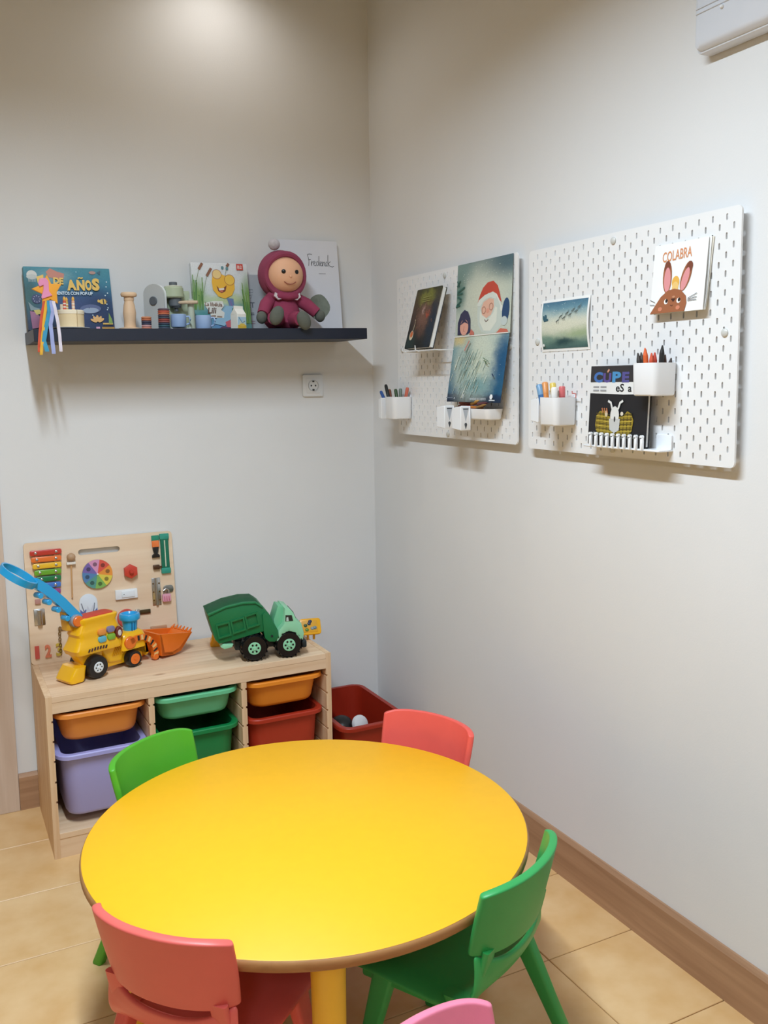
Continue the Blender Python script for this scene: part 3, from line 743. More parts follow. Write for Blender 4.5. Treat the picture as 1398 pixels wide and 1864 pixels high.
# picture book on the wire ledge, left board
wl = thing('wire_ledge', 'white wire ledge with two prongs under the dark picture book', 'ledge', (BF, -.59, 1.552), (0, 0, -PI/2))
obj('front_rod', tube([(-.105, 0, 0), (-.105, -.088, 0), (.11, -.088, 0), (.11, 0, 0)], .0018, 6), WHITEC, wl)
obj('rest_rod', tube([(-.105, -.045, 0), (.11, -.045, 0)], .0018, 6), WHITEC, wl)
for sx in (-.092, .0): obj('prong', tube([(sx, -.04, -.001), (sx, -.094, -.001), (sx, -.1035, .003), (sx, -.1035, .018)], .0024, 6), WHITEC, wl)
m_bk = paint('dark_storybook_cover', [(0, (30, 34, 34)), (.3, (44, 42, 40)), (.6, (70, 52, 42)), (.85, (74, 62, 34)), (1, (52, 54, 26))],
    [(.5, .84, .3, .13, (112, 112, 44), .5), (.5, .5, .22, .22, (112, 80, 66), .9), (.9, .4, .16, .4, (28, 44, 58), .9), (.15, .1, .2, .12, (40, 56, 54), .9), (.45, .62, .05, .05, (160, 130, 120), .8), (.65, .55, .06, .05, (150, 70, 50), .8)], .06, 9, speck=.25)
LEAN = -math.atan2(.055, .2)
t, fn = book('dark_storybook', 'dark brown storybook leaning on the wire ledge', .168, .205, .019, m_bk, (BF-.079, -.585, 1.5562), -PI/2, LEAN, spine_left=True)
A = Art(fn)
A.ell(.03, .045, .0125, .0165, (206, 196, 170)); A.ell(.03, .049, .009, .011, (196, 104, 60)); A.line([(.034, .062), (.038, .085), (.035, .1)], .003, (196, 180, 150))
for i in range(26): A.line([(q := (random.uniform(.02, .15), random.uniform(.03, .15))), (q[0]+.003, q[1]+random.uniform(.006, .016))], .0014, random.choice([(120, 84, 60), (150, 96, 70), (60, 74, 74), (90, 70, 50), (170, 120, 84)]))
for v in (.172, .165, .158): A.line([(.055, v), (.11, v+.002)], .0016, (150, 148, 80))
A.build('cover_print', t)

# black book in the rack
BW, BH = .212, .199
t, fn = book('black_picture_book', 'black picture book with a white rabbit in a yellow basket, in the comb rack', BW, BH, .012, mat('black_cover', (24, 25, 30), .45, .1), (BF-.026, -1.501, 1.2845), -PI/2, -.05)
A = Art(fn)
A.rect(0, BH*.80, BW, BH, (48, 46, 48)); A.poly([(0, BH*.655), (BW*.3, BH*.65), (BW*.6, BH*.642), (BW, BH*.65), (BW, BH*.795), (0, BH*.795)], (226, 226, 224))
A.text('C', BW*.06, BH*.79, BW*.22, BH*.925, (66, 110, 176), .05); A.text('U', BW*.23, BH*.79, BW*.37, BH*.91, (88, 74, 140), .05)
A.line([(BW*.3, BH*.92), (BW*.33, BH*.955)], .005, (206, 150, 120))
A.text('P', BW*.39, BH*.79, BW*.54, BH*.925, (72, 140, 190), .05); A.text('E', BW*.56, BH*.79, BW*.68, BH*.92, (82, 78, 140), .05)
A.text('eS', BW*.46, BH*.675, BW*.6, BH*.775, (30, 30, 34), .02); A.text('a', BW*.67, BH*.675, BW*.73, BH*.74, (30, 30, 34), .02)
for v, n_ in ((.735, 2), (.69, 2)):
    for i in range(n_): A.line([(BW*(.06+.13*i), BH*v), (BW*(.165+.13*i), BH*v)], .004, (150, 150, 152))
YB = (150, 128, 40)
A.poly([(BW*a, BH*b) for a, b in ((.17, .14), (.13, .25), (.14, .36), (.2, .43), (.3, .44), (.36, .37), (.5, .34), (.62, .38), (.68, .44), (.75, .41), (.79, .33), (.77, .2), (.72, .14), (.45, .12))], YB)
for i in range(11): A.line([(BW*(.16+.058*i), BH*.135), (BW*(.15+.06*i), BH*(.42 if i not in (4, 5, 6) else .34))], .0016, (66, 58, 26))
for i in range(9): A.line([(BW*.15, BH*(.16+.03*i)), (BW*.45, BH*(.145+.03*i)), (BW*.77, BH*(.165+.03*i))], .0015, (206, 182, 70) if i % 2 else (90, 78, 30))
W1 = (220, 220, 216)
A.ell(BW*.475, BH*.38, BW*.075, BH*.115, W1); A.poly([(BW*a, BH*b) for a, b in ((.4, .2), (.38, .34), (.57, .34), (.56, .2), (.48, .16))], (196, 196, 192))
A.line([(BW*.43, BH*.46), (BW*.4, BH*.54), (BW*.35, BH*.56)], .006, W1); A.line([(BW*.53, BH*.46), (BW*.56, BH*.54), (BW*.61, BH*.565)], .006, W1)
A.ell(BW*.48, BH*.335, BW*.014, BH*.035, (40, 40, 42)); A.ell(BW*.33, BH*.4, BW*.025, BH*.04, (206, 190, 160)); A.ell(BW*.6, BH*.405, BW*.025, BH*.025, (214, 206, 190))
for q in (.27, .31, .35): A.line([(BW*q, BH*.41), (BW*(q-.02), BH*.47)], .004, (176, 110, 70))
A.poly([(BW*a, BH*b) for a, b in ((.08, .14), (.3, .105), (.6, .095), (.84, .11), (.84, .125), (.5, .12), (.12, .165))], (120, 128, 124))
A.build('cover_print', t)

# ================================================================== SHELF AND WHAT STANDS ON IT
TILT = -.0158
def ZS(x): return 1.6285+.0158*(x+1.277)
tag(obj('wall_shelf', box(0, 1.13, -.26, -.001, -.039, 0, .0012, 1), mat('dark_shelf', (24, 31, 48), .45, .06, 12), None, (-1.277, 0, 1.6275), (0, TILT, 0)), 'long dark navy floating shelf on the back wall', 'shelf')
def on(x, y): return (x, y, ZS(x))

# ocean pop-up book
W_, H_ = .272, .207
m_sea = paint('ocean_cover', [(0, (30, 46, 78)), (.25, (34, 62, 98)), (.5, (40, 92, 130)), (.75, (58, 126, 150)), (1, (72, 140, 156))],
    [(.6, .35, .3, .22, (52, 74, 122), .9), (.05, .55, .1, .3, (44, 92, 96), .8), (.85, .25, .2, .3, (30, 52, 92), .9), (.35, .85, .15, .1, (120, 160, 166), .9)], .03, 6, speck=.08)
t, fn = book('ocean_popup_book', 'large blue ocean pop-up book at the left end of the shelf', W_, H_, .028, m_sea, (-1.137, -.055, ZS(-1.137)), (-.14, TILT, .03), 0, rnd=.002)
A = Art(fn); YT = (232, 190, 92)
def pb(*p): return [(W_*a, H_*b) for a, b in p]
A.ell(W_*.09, H_*.87, .016, .015, (206, 206, 200)); A.ell(W_*.09, H_*.84, .017, .008, (186, 190, 186))
for i in range(7): A.line(pb((.05+.013*i, .83), (.05+.013*i, .76)), .0012, (170, 180, 180))
A.poly(pb((.3, .98), (.38, .93), (.46, .9), (.45, .82), (.38, .8), (.28, .84), (.25, .92)), (196, 130, 112)); A.poly(pb((.14, .84), (.22, .88), (.22, .74), (.15, .74)), YT)
A.build('cover_picture', t); A = Art(fn); A.k = 90
A.text('DE', W_*.325, H_*.725, W_*.44, H_*.83, YT, .05, rot=-.05)
A.text('A', W_*.475, H_*.63, W_*.585, H_*.80, YT, .06, rot=.04); A.text('N', W_*.59, H_*.63, W_*.685, H_*.80, YT, .06, rot=-.02); A.line(pb((.61, .822), (.63, .835), (.65, .825), (.67, .838)), .0045, YT)
A.text('O', W_*.69, H_*.63, W_*.765, H_*.80, YT, .06, rot=.02); A.text('S', W_*.77, H_*.63, W_*.86, H_*.83, YT, .06, rot=-.04)
A.text('CUENTOS CON POP-UP', W_*.3, H_*.555, W_*.77, H_*.61, (206, 222, 232), .03); A.build('title_lettering', t); A = Art(fn); A.k = 30
A.ell(W_*.79, H_*.925, .011, .0055, (176, 140, 132)); A.poly(pb((.84, .93), (.89, .96), (.88, .89)), (60, 100, 120)); A.ell(W_*.6, H_*.93, .002, .002, (160, 200, 210), n=8)
A.ell(W_*.12, H_*.49, .0155, .0155, (42, 52, 96))
for i in range(8): A.ell(W_*.12+.01*math.cos(i*PI/4), H_*.49+.01*math.sin(i*PI/4), .0017, .0012, (190, 190, 214), i*PI/4, 8)
A.build('printed_urchin', t); A = Art(fn); A.k = 30
A.ell(W_*.89, H_*.46, .0125, .009, (226, 186, 90)); A.line(pb((.89, .5), (.895, .42)), .004, (50, 50, 60)); A.line(pb((.925, .49), (.928, .43)), .003, (50, 50, 60)); A.ell(W_*.835, H_*.47, .004, .005, (226, 186, 90))
A.build('printed_fish', t); A = Art(fn); A.k = 30
A.ell(W_*.73, H_*.34, .034, .015, (84, 98, 140), .05); A.ell(W_*.73, H_*.315, .026, .009, (150, 166, 190), .05); A.poly(pb((.62, .3), (.58, .25), (.66, .28)), (84, 98, 140)); A.ell(W_*.715, H_*.355, .0015, .0015, (20, 24, 40), n=8)
for q in ((.92, .56), (.93, .42), (.94, .36), (.75, .24), (.78, .2), (.95, .6), (.94, .7), (.95, .78), (.93, .33)): A.ell(W_*q[0], H_*q[1], .0022, .0022, (206, 226, 236), n=8)
A.build('printed_whale', t); A = Art(fn); A.k = 60
for i, an in enumerate((-1.1, -.55, 0, .55, 1.0)): A.ell(W_*.8+.014*math.sin(an), H_*.12+.014*math.cos(an), .0045, .011, (226, 176, 110), -an)
A.rect(W_*.775, 0, W_*.82, H_*.05, (216, 160, 186)); A.poly(pb((.9, .06), (.99, .06), (.995, .0), (.84, .0), (.85, .06)), (214, 160, 70)); A.line(pb((.85, .05), (.99, .05)), .004, (56, 44, 44)); A.line(pb((.86, .1), (.98, .1)), .005, (226, 180, 90))
A.poly(pb((.93, .1), (.94, .28), (.97, .18), (.98, .1)), (130, 160, 80))
A.build('printed_coral', t); A = Art(fn); A.k = 60
A.poly(pb((.03, .3), (.1, .28), (.14, .2), (.12, .04), (.04, .02)), (150, 96, 130)); A.poly(pb((.06, .34), (.14, .32), (.18, .26), (.1, .24)), (196, 180, 90)); A.poly(pb((.02, .44), (.08, .36), (.16, .33), (.04, .3)), (120, 140, 146))
A.build('printed_weed', t)

# star wand with ribbons, lying over the shelf edge
sp = [(at(px, py, 'y', -.272)) for px, py in ((85, 500), (93, 517), (112, 517), (103, 532), (105, 553), (91, 545), (77, 556), (76, 535), (57, 526), (75, 518))]
sc = Vector((sum(p.x for p in sp)/10, 0, sum(p.z for p in sp)/10))
t = thing('star_wand', 'orange star wand with rainbow ribbons hanging over the shelf edge', 'wand', (sc.x, -.272, sc.z))
STARM = mat('orange_felt', (232, 160, 50), .7, .05)
obj('star', prism([(p.x-sc.x, p.z-sc.z) for p in sp][::-1], -.006, .006, .002, 2), STARM, t)
nm = [at(px, py, 'y', -.28) for px, py in ((72, 507), (83, 506), (88, 512), (89, 530), (95, 538), (77, 544), (75, 541), (79, 527), (79, 519), (72, 522), (69, 516))]
obj('pink_shape', prism([(p.x-sc.x, p.z-sc.z) for p in nm][::-1], -.011, -.006, .001, 1), mat('pink_felt', (222, 140, 176), .7, .04), t)
for pts, col, wd in ((((82, 548), (77, 570), (74, 600), (72, 628), (72, 641)), (206, 84, 56), .011), (((85, 548), (81, 575), (78, 605), (76, 630), (75, 646)), (232, 178, 56), .009),
                     (((89, 547), (90, 568), (84, 595), (80, 620), (86, 640)), (60, 150, 186), .013), (((93, 547), (96, 568), (92, 590), (95, 618), (98, 644)), (160, 170, 218), .012), (((97, 548), (101, 565), (106, 590), (109, 615), (111, 640)), (222, 214, 226), .010)):
    P = [Vector(at(px, py, 'y', -.279-.002*(i % 2)))-Vector((sc.x, -.272, sc.z)) for i, (px, py) in enumerate(pts)]
    Q = []
    for a, b in zip(P, P[1:]):
        for s in range(4): Q.append(a.lerp(b, s/4)+Vector((0, .0015*math.sin(s*1.6), 0)))
    Q.append(P[-1])
    obj('ribbon', strap(Q, (1, .25, 0), wd, .0008), mat('ribbon_%d_%d' % (col[0], col[1]), col, .3, .03), t)
obj('stick', tube([(0, .006, 0), (.02, .09, -.055)], .004, 8), mat('stick_wood', (214, 184, 146), .6, .05), t)

# toy cake on a plate
CR = mat('cake_cream', (232, 208, 164), .6, .03); CI = mat('cake_icing', (238, 226, 200), .5, .02)
cx, cy = -1.155, -.18
tag(obj('toy_plate', lathe([(.04, 0), (.058, .003), (.06, .005), (.058, .006), (.04, .004), (0, .004)], 32), mat('plate_grey', (206, 210, 214), .4, .02), None, (cx, cy, ZS(cx))), 'pale grey round toy plate under the wooden cake', 'plate')
t = thing('toy_cake', 'cream wooden toy birthday cake with candles on a plate', 'toy cake', (cx, cy, ZS(cx)+.0042))
for k in range(4):       # four quarters with thin cuts between them
    a0 = k*PI/2+.35; pts = [(0.001*math.cos(a0+PI/4), .001*math.sin(a0+PI/4))]+[(.041*math.cos(a0+.03+(PI/2-.06)*i/8), .041*math.sin(a0+.03+(PI/2-.06)*i/8)) for i in range(9)]
    c_ = obj('cake_slice', loft([[(x, y, 0) for x, y in pts], [(x, y, .05) for x, y in pts]]), CR, t)
    obj('icing', loft([[(x*1.03, y*1.03, .044) for x, y in pts], [(x*1.03, y*1.03, .054) for x, y in pts], [(x*.95, y*.95, .057) for x, y in pts]]), CI, c_)
for dx, dy, c1 in ((-.018, -.012, (206, 90, 70)), (.008, -.014, (226, 180, 150)), (-.008, .014, (214, 176, 90))):
    k = obj('candle', cyl(.0048, .03, 12, .001), plastic(c1, .6), t, (dx, dy, .056))
    obj('flame', lathe([(.003, 0), (.0048, .004), (.0035, .009), (0, .014)], 12), plastic((228, 176, 84), .6), k, (0, 0, .03))
    for s in (.008, .018): obj('stripe', lathe([(.0049, s), (.0050, s+.002), (.0049, s+.004)], 12, cap=False), plastic((236, 226, 210), .6), k)
obj('cake_topper', box(-.03, -.018, -.004, .004, .056, .075, .001, 1), CI, t)

# turned wooden pillar
TW = mat('turned_wood', (226, 192, 156), .55, .05, 30)
tag(obj('wooden_candlestick', lathe([(.036, 0), (.036, .006), (.019, .009), (.0185, .03), (.021, .055), (.018, .08), (.0145, .093), (.016, .096), (.016, .105), (.0145, .106), (.024, .109), (.026, .113), (.026, .118), (.023, .122), (0, .122)], 28), TW, None, on(-.964, -.15)), 'turned pale wooden candlestick beside the ocean book', 'candlestick')
def spool(x, y, cols, r, hh, label):
    t = thing('toy_biscuit_stack', label, 'toy biscuits', on(x, y), group='stacked toy biscuits on the shelf')
    for i, c_ in enumerate(cols):
        obj('biscuit', lathe([(r*.86, 0), (r, hh*.3), (r, hh*.7), (r*.86, hh)], 20), plastic(c_, .6), t, (0, 0, hh*i))
spool(-.921, -.2, [(200, 130, 110), (196, 150, 150), (56, 60, 82), (70, 66, 84), (190, 110, 76), (200, 130, 90)], .0165, .0067, 'short stack of striped toy biscuits beside the candlestick')
spool(-.863, -.2, [(64, 78, 96), (58, 92, 104), (60, 70, 90), (150, 84, 80), (160, 76, 66), (70, 80, 96), (96, 84, 96), (206, 120, 86), (190, 90, 72), (96, 80, 92)], .0195, .0067, 'tall stack of striped toy biscuits before the toy coffee machine')
tag(obj('wooden_disc', cyl(.018, .004, 20, .001), TW, None, on(-.893, -.16)), 'flat pale wooden disc between the biscuit stacks', 'disc')

# toy coffee machine
MINT = mat('sage_paint', (176, 188, 160), .5, .02); GREYP = mat('grey_paint', (186, 190, 190), .5, .02); DGREY = mat('dark_grey_paint', (92, 98, 104), .5, .04)
t = thing('toy_coffee_machine', 'sage green and grey wooden toy coffee machine on the shelf', 'coffee machine', on(-.82, -.12), (0, TILT, 0))
def mx(px, py, y=-.12): p = at(px, py, 'y', y); return p.x+.82, p.z-ZS(-.82)
pts = [(-.02+.0, 0), (.06, 0), (.06, .115)]
side = [(-.04, 0), (.04, 0), (.04, .12)]+[(.04*math.cos(a), .12+.034*math.sin(a)) for a in [PI*i/10 for i in range(1, 10)]]+[(-.04, .12)]
sd = obj('side_panel', prism(side, -.008, -.002), GREYP, t, (-.05, .0, 0), (0, 0, -PI/2+.75))
obj('knob', cyl(.0145, .006, 24, .0015), DGREY, sd, (0, -.008, .098), (PI/2, 0, 0))
obj('white_edge', prism(side, -.002, .009), mat('white_edge_paint', (232, 236, 238), .4, .01), sd)
obj('machine_back', box(-.045, .075, .02, .05, 0, .135, .004), MINT, t)
obj('head', join(xf(cyl(.033, .036, 28, .004), (.013, -.005, .108)), box(-.02, .046, -.005, .05, .108, .144, .004)), MINT, t)
obj('lid', lathe([(.03, 0), (.03, .003), (.012, .007), (0, .007)], 24), mat('sage_light', (206, 210, 190), .5, .02), t, (.013, -.005, .144))
obj('lid_knob', cyl(.0135, .011, 20, .001), DGREY, t, (.013, -.005, .15))
obj('group_head', cyl(.021, .03, 24, .002), DGREY, t, (.017, -.005, .08))
obj('spout', join(cyl(.007, .02, 12), xf(cyl(.016, .012, 20), (0, 0, .012))), mat('spout_grey', (74, 80, 90), .5, .04), t, (.02, -.005, .064))
obj('portafilter_handle', along(lathe([(.004, 0), (.0055, .01), (.0065, .05), (.0055, .068), (0, .07)], 14), (.022, -.02, .092), (.092, -.06, .091)), mat('handle_wood', (206, 184, 156), .55, .04), t)
obj('column', cyl(.0125, .1, 20, .001, .0105), mat('sage_pale', (190, 198, 178), .5, .02), t, (.066, -.02, .004))
obj('drip_tray', box(-.03, .055, -.055, .02, 0, .006, .002), mat('tray_white', (214, 218, 222), .5, .01), t)
BLUEC = mat('mug_blue', (158, 184, 222), .4, .02)
def mug(x, y, z, r, h, hand, label):
    t = thing('toy_mug', label, 'mug', (x, y, z), group='blue toy mugs')
    obj('body', lathe([(0, 0), (r*.9, 0), (r, h*.1), (r, h-.001), (r-.002, h), (r-.003, h-.002), (r-.003, .004), (0, .004)], 28), BLUEC, t)
    P = [(r*.96, 0, h*.82), (r+.009, 0, h*.84), (r+.013, 0, h*.6), (r+.010, 0, h*.3), (r*.96, 0, h*.2)]
    obj('handle', tube(P, .003, 8), BLUEC, t, rot=(0, 0, hand))
mug(-.808, -.172, ZS(-.808)+.0075, .026, .043, -.3, 'light blue toy mug on the tray of the toy coffee machine')
mug(-.73, -.2, ZS(-.73), .0265, .045, -.5, 'light blue toy mug before the dragonfly book')

# dragonfly book
W_, H_ = .206, .238
m_li = paint('meadow_cover', [(0, (96, 130, 150)), (.12, (110, 160, 190)), (.36, (150, 186, 196)), (.44, (176, 200, 176)), (.55, (206, 216, 214)), (1, (226, 230, 234))],
    [(.08, .5, .12, .2, (130, 166, 96), .8), (.98, .45, .1, .3, (120, 160, 84), .8), (.5, .12, .22, .1, (100, 150, 200), .9), (.15, .22, .16, .1, (80, 146, 150), .8), (.6, .46, .3, .06, (196, 210, 160), .9), (.85, .2, .12, .2, (84, 140, 110), .9)], .025, 7, speck=.05)
t, fn = book('dragonfly_book', 'white picture book with a smiling yellow dragonfly in reeds', W_, H_, .02, m_li, (-.620, -.056, ZS(-.620)), (-.12, TILT, .02), 0)
A = Art(fn)
def pq(*p): return [(W_*a, H_*b) for a, b in p]
for i in range(16):
    x = random.uniform(.0, .16); A.line(pq((x, .3), (x+random.uniform(-.02, .05), random.uniform(.5, .82))), .0032, random.choice([(88, 134, 66), (110, 150, 80), (70, 118, 70)]))
for i in range(16):
    x = random.uniform(.9, .99); A.line(pq((x, .1), (x-random.uniform(-.01, .06), random.uniform(.4, .75))), .0028, random.choice([(88, 134, 66), (120, 156, 80), (64, 110, 60)]))
for a, b in (((.13, .9), (.2, .99)), ((.26, .8), (.35, .92)), ((.63, .95), (.67, .995))): A.line(pq(a, b), .009, (140, 96, 74)); A.line(pq(a, (a[0]-.08, a[1]-.25)), .0012, (120, 140, 90))
for q in ((.55, .93), (.63, .92)): A.ell(W_*q[0], H_*q[1], .005, .006, (96, 140, 150))
YC = (238, 184, 62)
A.poly(pq((.35, .6), (.34, .72), (.37, .84), (.5, .84), (.62, .8), (.74, .76), (.74, .62), (.68, .52), (.55, .47), (.44, .5)), YC)
A.ring(W_*.44, H_*.83, .0175, .0018, (176, 110, 70)); A.ring(W_*.66, H_*.75, .0195, .0018, (176, 110, 70)); A.ell(W_*.44, H_*.83, .0155, .0155, (236, 206, 140)); A.ell(W_*.66, H_*.75, .0175, .0175, (240, 196, 80))
A.poly(pq((.42, .66), (.46, .62), (.54, .63), (.6, .67), (.57, .58), (.5, .55), (.44, .58)), (120, 60, 44)); A.poly(pq((.45, .62), (.55, .63), (.55, .6), (.46, .59)), (236, 226, 214)); A.ell(W_*.5, H_*.58, .006, .004, (206, 110, 84))
A.poly(pq((.58, .48), (.7, .47), (.7, .38), (.66, .3), (.58, .26), (.55, .3), (.62, .36)), (104, 128, 170)); A.line(pq((.64, .44), (.68, .3)), .004, (130, 110, 160))
A.poly(pq((.56, .36), (.3, .1), (.5, .06), (.66, .2), (.68, .36)), (150, 190, 216))
A.rect(W_*.8, H_*.9, W_*.92, H_*.995, (206, 76, 66)); A.text('B2', W_*.82, H_*.92, W_*.9, H_*.97, (240, 220, 214), .02)
A.poly(pq((.17, .4), (.33, .43), (.5, .43), (.52, .36), (.46, .3), (.52, .26), (.5, .18), (.28, .18), (.26, .26), (.2, .34)), (226, 226, 220))
A.text('La libélula', W_*.19, H_*.35, W_*.49, H_*.41, (120, 84, 60), .03, rot=-.04); A.text('Lili', W_*.22, H_*.245, W_*.38, H_*.335, (96, 70, 60), .03, .2)
A.line(pq((.28, .205), (.36, .21)), .006, (150, 126, 110)); A.line(pq((.38, .2), (.47, .195)), .005, (150, 126, 110))
A.poly(pq((.52, .12), (.6, .15), (.68, .12), (.64, .04), (.54, .04)), (206, 96, 110)); A.ell(W_*.5, H_*.02, .018, .008, (86, 60, 96)); A.ell(W_*.72, H_*.3, .014, .01, (70, 130, 120))
A.build('cover_print', t)

# toy milk carton
cx = -.606; t = thing('toy_milk_carton', 'small white toy milk carton before the dragonfly book', 'carton', on(cx, -.195), (0, 0, .35))
CW_ = mat('carton_white', (238, 236, 228), .6, .01); a_ = .019
obj('body', box(-a_, a_, -a_, a_, 0, .049, .0008, 1), CW_, t)
obj('gable', loft([[(-a_, -a_, .049), (a_, -a_, .049), (a_, a_, .049), (-a_, a_, .049)], [(-a_, -.002, .068), (a_, -.002, .068), (a_, .002, .068), (-a_, .002, .068)], [(-a_, -.0015, .078), (a_, -.0015, .078), (a_, .0015, .078), (-a_, .0015, .078)]]), CW_, t, smooth=False)
A = Art(flat(2*a_, -a_)); A.rect(.001, 0, .037, .012, (226, 186, 70)); A.rect(.001, .012, .037, .04, (176, 206, 226)); A.poly([(.004, .012), (.012, .03), (.02, .02), (.03, .036), (.034, .012)], (206, 216, 200)); A.line([(.006, .038), (.02, .02), (.032, .026)], .003, (96, 140, 170)); A.ell(.02, .013, .012, .005, (236, 200, 90)); A.build('label_print', t)

# grey book behind the doll
t, fn = book('grey_book', 'grey covered book half hidden behind the doll', .19, .205, .012, mat('grey_cover', (176, 182, 188), .5, .03), (-.425, -.018, ZS(-.425)), (-.07, TILT, 0), 0)
A = Art(fn); D = (96, 104, 114)
A.text('ET', .006, .085, .034, .105, D, .02); A.line([(.004, .15), (.03, .15), (.03, .14), (.006, .14)], .0015, D); A.line([(.008, .128), (.028, .132), (.02, .118)], .0018, D)
for v in (.066, .06): A.line([(.006, v), (.03, v)], .003, D)
for v in (.036, .028): A.line([(.01, v), (.032, v)], .0022, (150, 110, 120))
A.build('cover_print', t)
# white book at the right end
W_, H_ = .24, .334
t, fn = book('white_book', 'tall white book with handwritten title at the right end of the shelf', W_, H_, .013, mat('white_cover', (224, 226, 234), .45, .01), (-.272, -.045, ZS(-.272)), (-.09, TILT, 0), 0)
A = Art(fn); D = (66, 68, 74)
def fr_(*pts): return [(.120+.084*x, .238+.046*y) for x, y in pts]
for st in ([(.0, .92), (.05, .5), (.02, .05)], [(-.02, .95), (.1, 1.0), (.22, .96)], [(.02, .52), (.14, .56)], [(.17, .45), (.16, .05), (.19, .32), (.26, .42)],
           [(.28, .24), (.36, .34), (.33, .44), (.28, .36), (.27, .14), (.34, .05), (.4, .14)], [(.5, .36), (.44, .42), (.4, .24), (.44, .06), (.5, .12), (.53, .42), (.55, .86), (.53, .3), (.56, .06), (.6, .14)],
           [(.6, .2), (.67, .34), (.64, .42), (.59, .34), (.6, .1), (.66, .06), (.7, .18)], [(.71, .42), (.7, .06), (.73, .32), (.79, .4)], [(.81, .4), (.8, .12), (.84, .06), (.87, .14)], [(.94, .36), (.9, .42), (.86, .24), (.9, .06), (.95, .1)],
           [(1.0, .96), (.98, .5), (.97, .06)], [(1.1, .44), (.98, .24), (1.08, .04), (1.2, .0), (1.26, .08)]):
    A.line([(x*.98, y) for x, y in fr_(*st)], .0019, D)
A.build('title_lettering', t); A = Art(fn); A.line([(.158, .212), (.186, .212)], .0025, (150, 152, 158)); A.build('author_line', t); A = Art(fn)
A.poly([(W_*.62+.042*math.cos(a)*(1+.08*math.cos(3*a)), H_*.26+.048*math.sin(a)*(1+.06*math.sin(2*a))) for a in [2*PI*i/28 for i in range(28)]], mat('stone_print', (128, 136, 124), .6, .15, 40))
A.build('stone_picture', t)

# seated rag doll (plain generic doll in the same colours)
PLUM = mat('plum_felt', (150, 58, 88), .9, .06, 30, bump=.3); PLUMD = mat('plum_knit', (142, 62, 88), .95, .06, 30, bump=.3)
FACE = mat('doll_face_cloth', (232, 178, 142), .6, .02); MITT = mat('grey_green_felt', (96, 100, 92), .9, .06, 40, bump=.3)
dx = -.4235; dz = ZS(dx)
t = thing('rag_doll', 'seated rag doll in a plum hooded suit with a white pompom', 'doll', (dx, -.14, dz))
obj('torso', lathe([(0, 0), (.05, .002), (.066, .02), (.066, .045), (.056, .08), (.044, .105), (.03, .125), (0, .13)], 28), PLUM, t, (0, .0, 0.002))
hd = obj('head', ell(.066, .06, .064, n=28, m=18), FACE, t, (0, -.03, .188), (.06, 0, 0))
hood = lathe([(.062, -.001), (.074, .0), (.0845, .015), (.0845, .045), (.075, .075), (.05, .1), (.02, .112), (0, .114)], 36)
obj('hood', ell(.084, .074, .087, n=32, m=20), PLUMD, t, (0, .006, .192))
obj('hood_brim', tube([(.070*math.cos(a), -.05+.016*math.cos(a)**2, .188+.071*math.sin(a)) for a in [2*PI*i/36 for i in range(36)]], .011, 8, closed=True), PLUMD, t)
obj('pompom', ell(.021, .021, .02, n=20, m=12), mat('pompom_wool', (206, 200, 204), .95, .1, 90, bump=1), t, (-.025, 0, .297))
for s in (-1, 1):
    obj('button_eye', lathe([(.0075, 0), (.0075, .002), (.005, .0035), (0, .0035)], 16), BLACK, hd, (s*.024, -.0545, .01), (PI/2, 0, s*.36))
obj('stitched_smile', tube([(-.022, -.0535, -.024), (-.012, -.0548, -.031), (0, -.055, -.033), (.012, -.0548, -.031), (.022, -.0535, -.024)], .0014, 6), mat('thread', (150, 80, 70), .8, .02), hd)
obj('nose', ell(.005, .004, .005, n=10, m=8), FACE, hd, (0, -.0605, -.006))
for s in (-1, 1):
    obj('collar_flap', prism([(s*.006, .122), (s*.016, .104), (s*.036, .1), (s*.05, .112), (s*.046, .126), (s*.03, .116)], -.062 if s > 0 else -.064, -.054, .002), mat('white_felt', (214, 204, 206), .9, .03), t, (0, .006, 0))
obj('scarf', tube([(-.05, -.02, .118), (-.03, -.05, .116), (0, -.058, .112), (.03, -.05, .116), (.05, -.02, .12), (.03, .03, .122), (-.03, .03, .122)], .014, 10, closed=True), PLUM, t)
for s, P in ((-1, [(-.045, -.01, .108), (-.072, -.03, .085), (-.092, -.05, .05)]), (1, [(.045, -.01, .11), (.078, -.03, .09), (.112, -.045, .058)])):
    obj('arm', tube(P, .02, 12, [.022, .023, .02]), PLUM, t)
    e = Vector(P[-1]); d = (e-Vector(P[1])).normalized()
    obj('mitten', ell(.019, .018, .022, n=16, m=10), MITT, t, e+d*.016)
for s, P, ft in ((-1, [(-.028, -.03, .034), (-.055, -.07, .034), (-.068, -.1, .034)], (-.068, -.124, .04)), (1, [(.02, -.03, .034), (.022, -.075, .033), (.022, -.118, .031)], (.024, -.1425, .024))):
    obj('leg', tube(P, .03, 12, [.032, .028, .024]), PLUM, t)
    obj('boot', ell(.024, .02, .034, n=18, m=12), MITT, t, ft, (.15, .35 if s < 0 else -.45, 0))

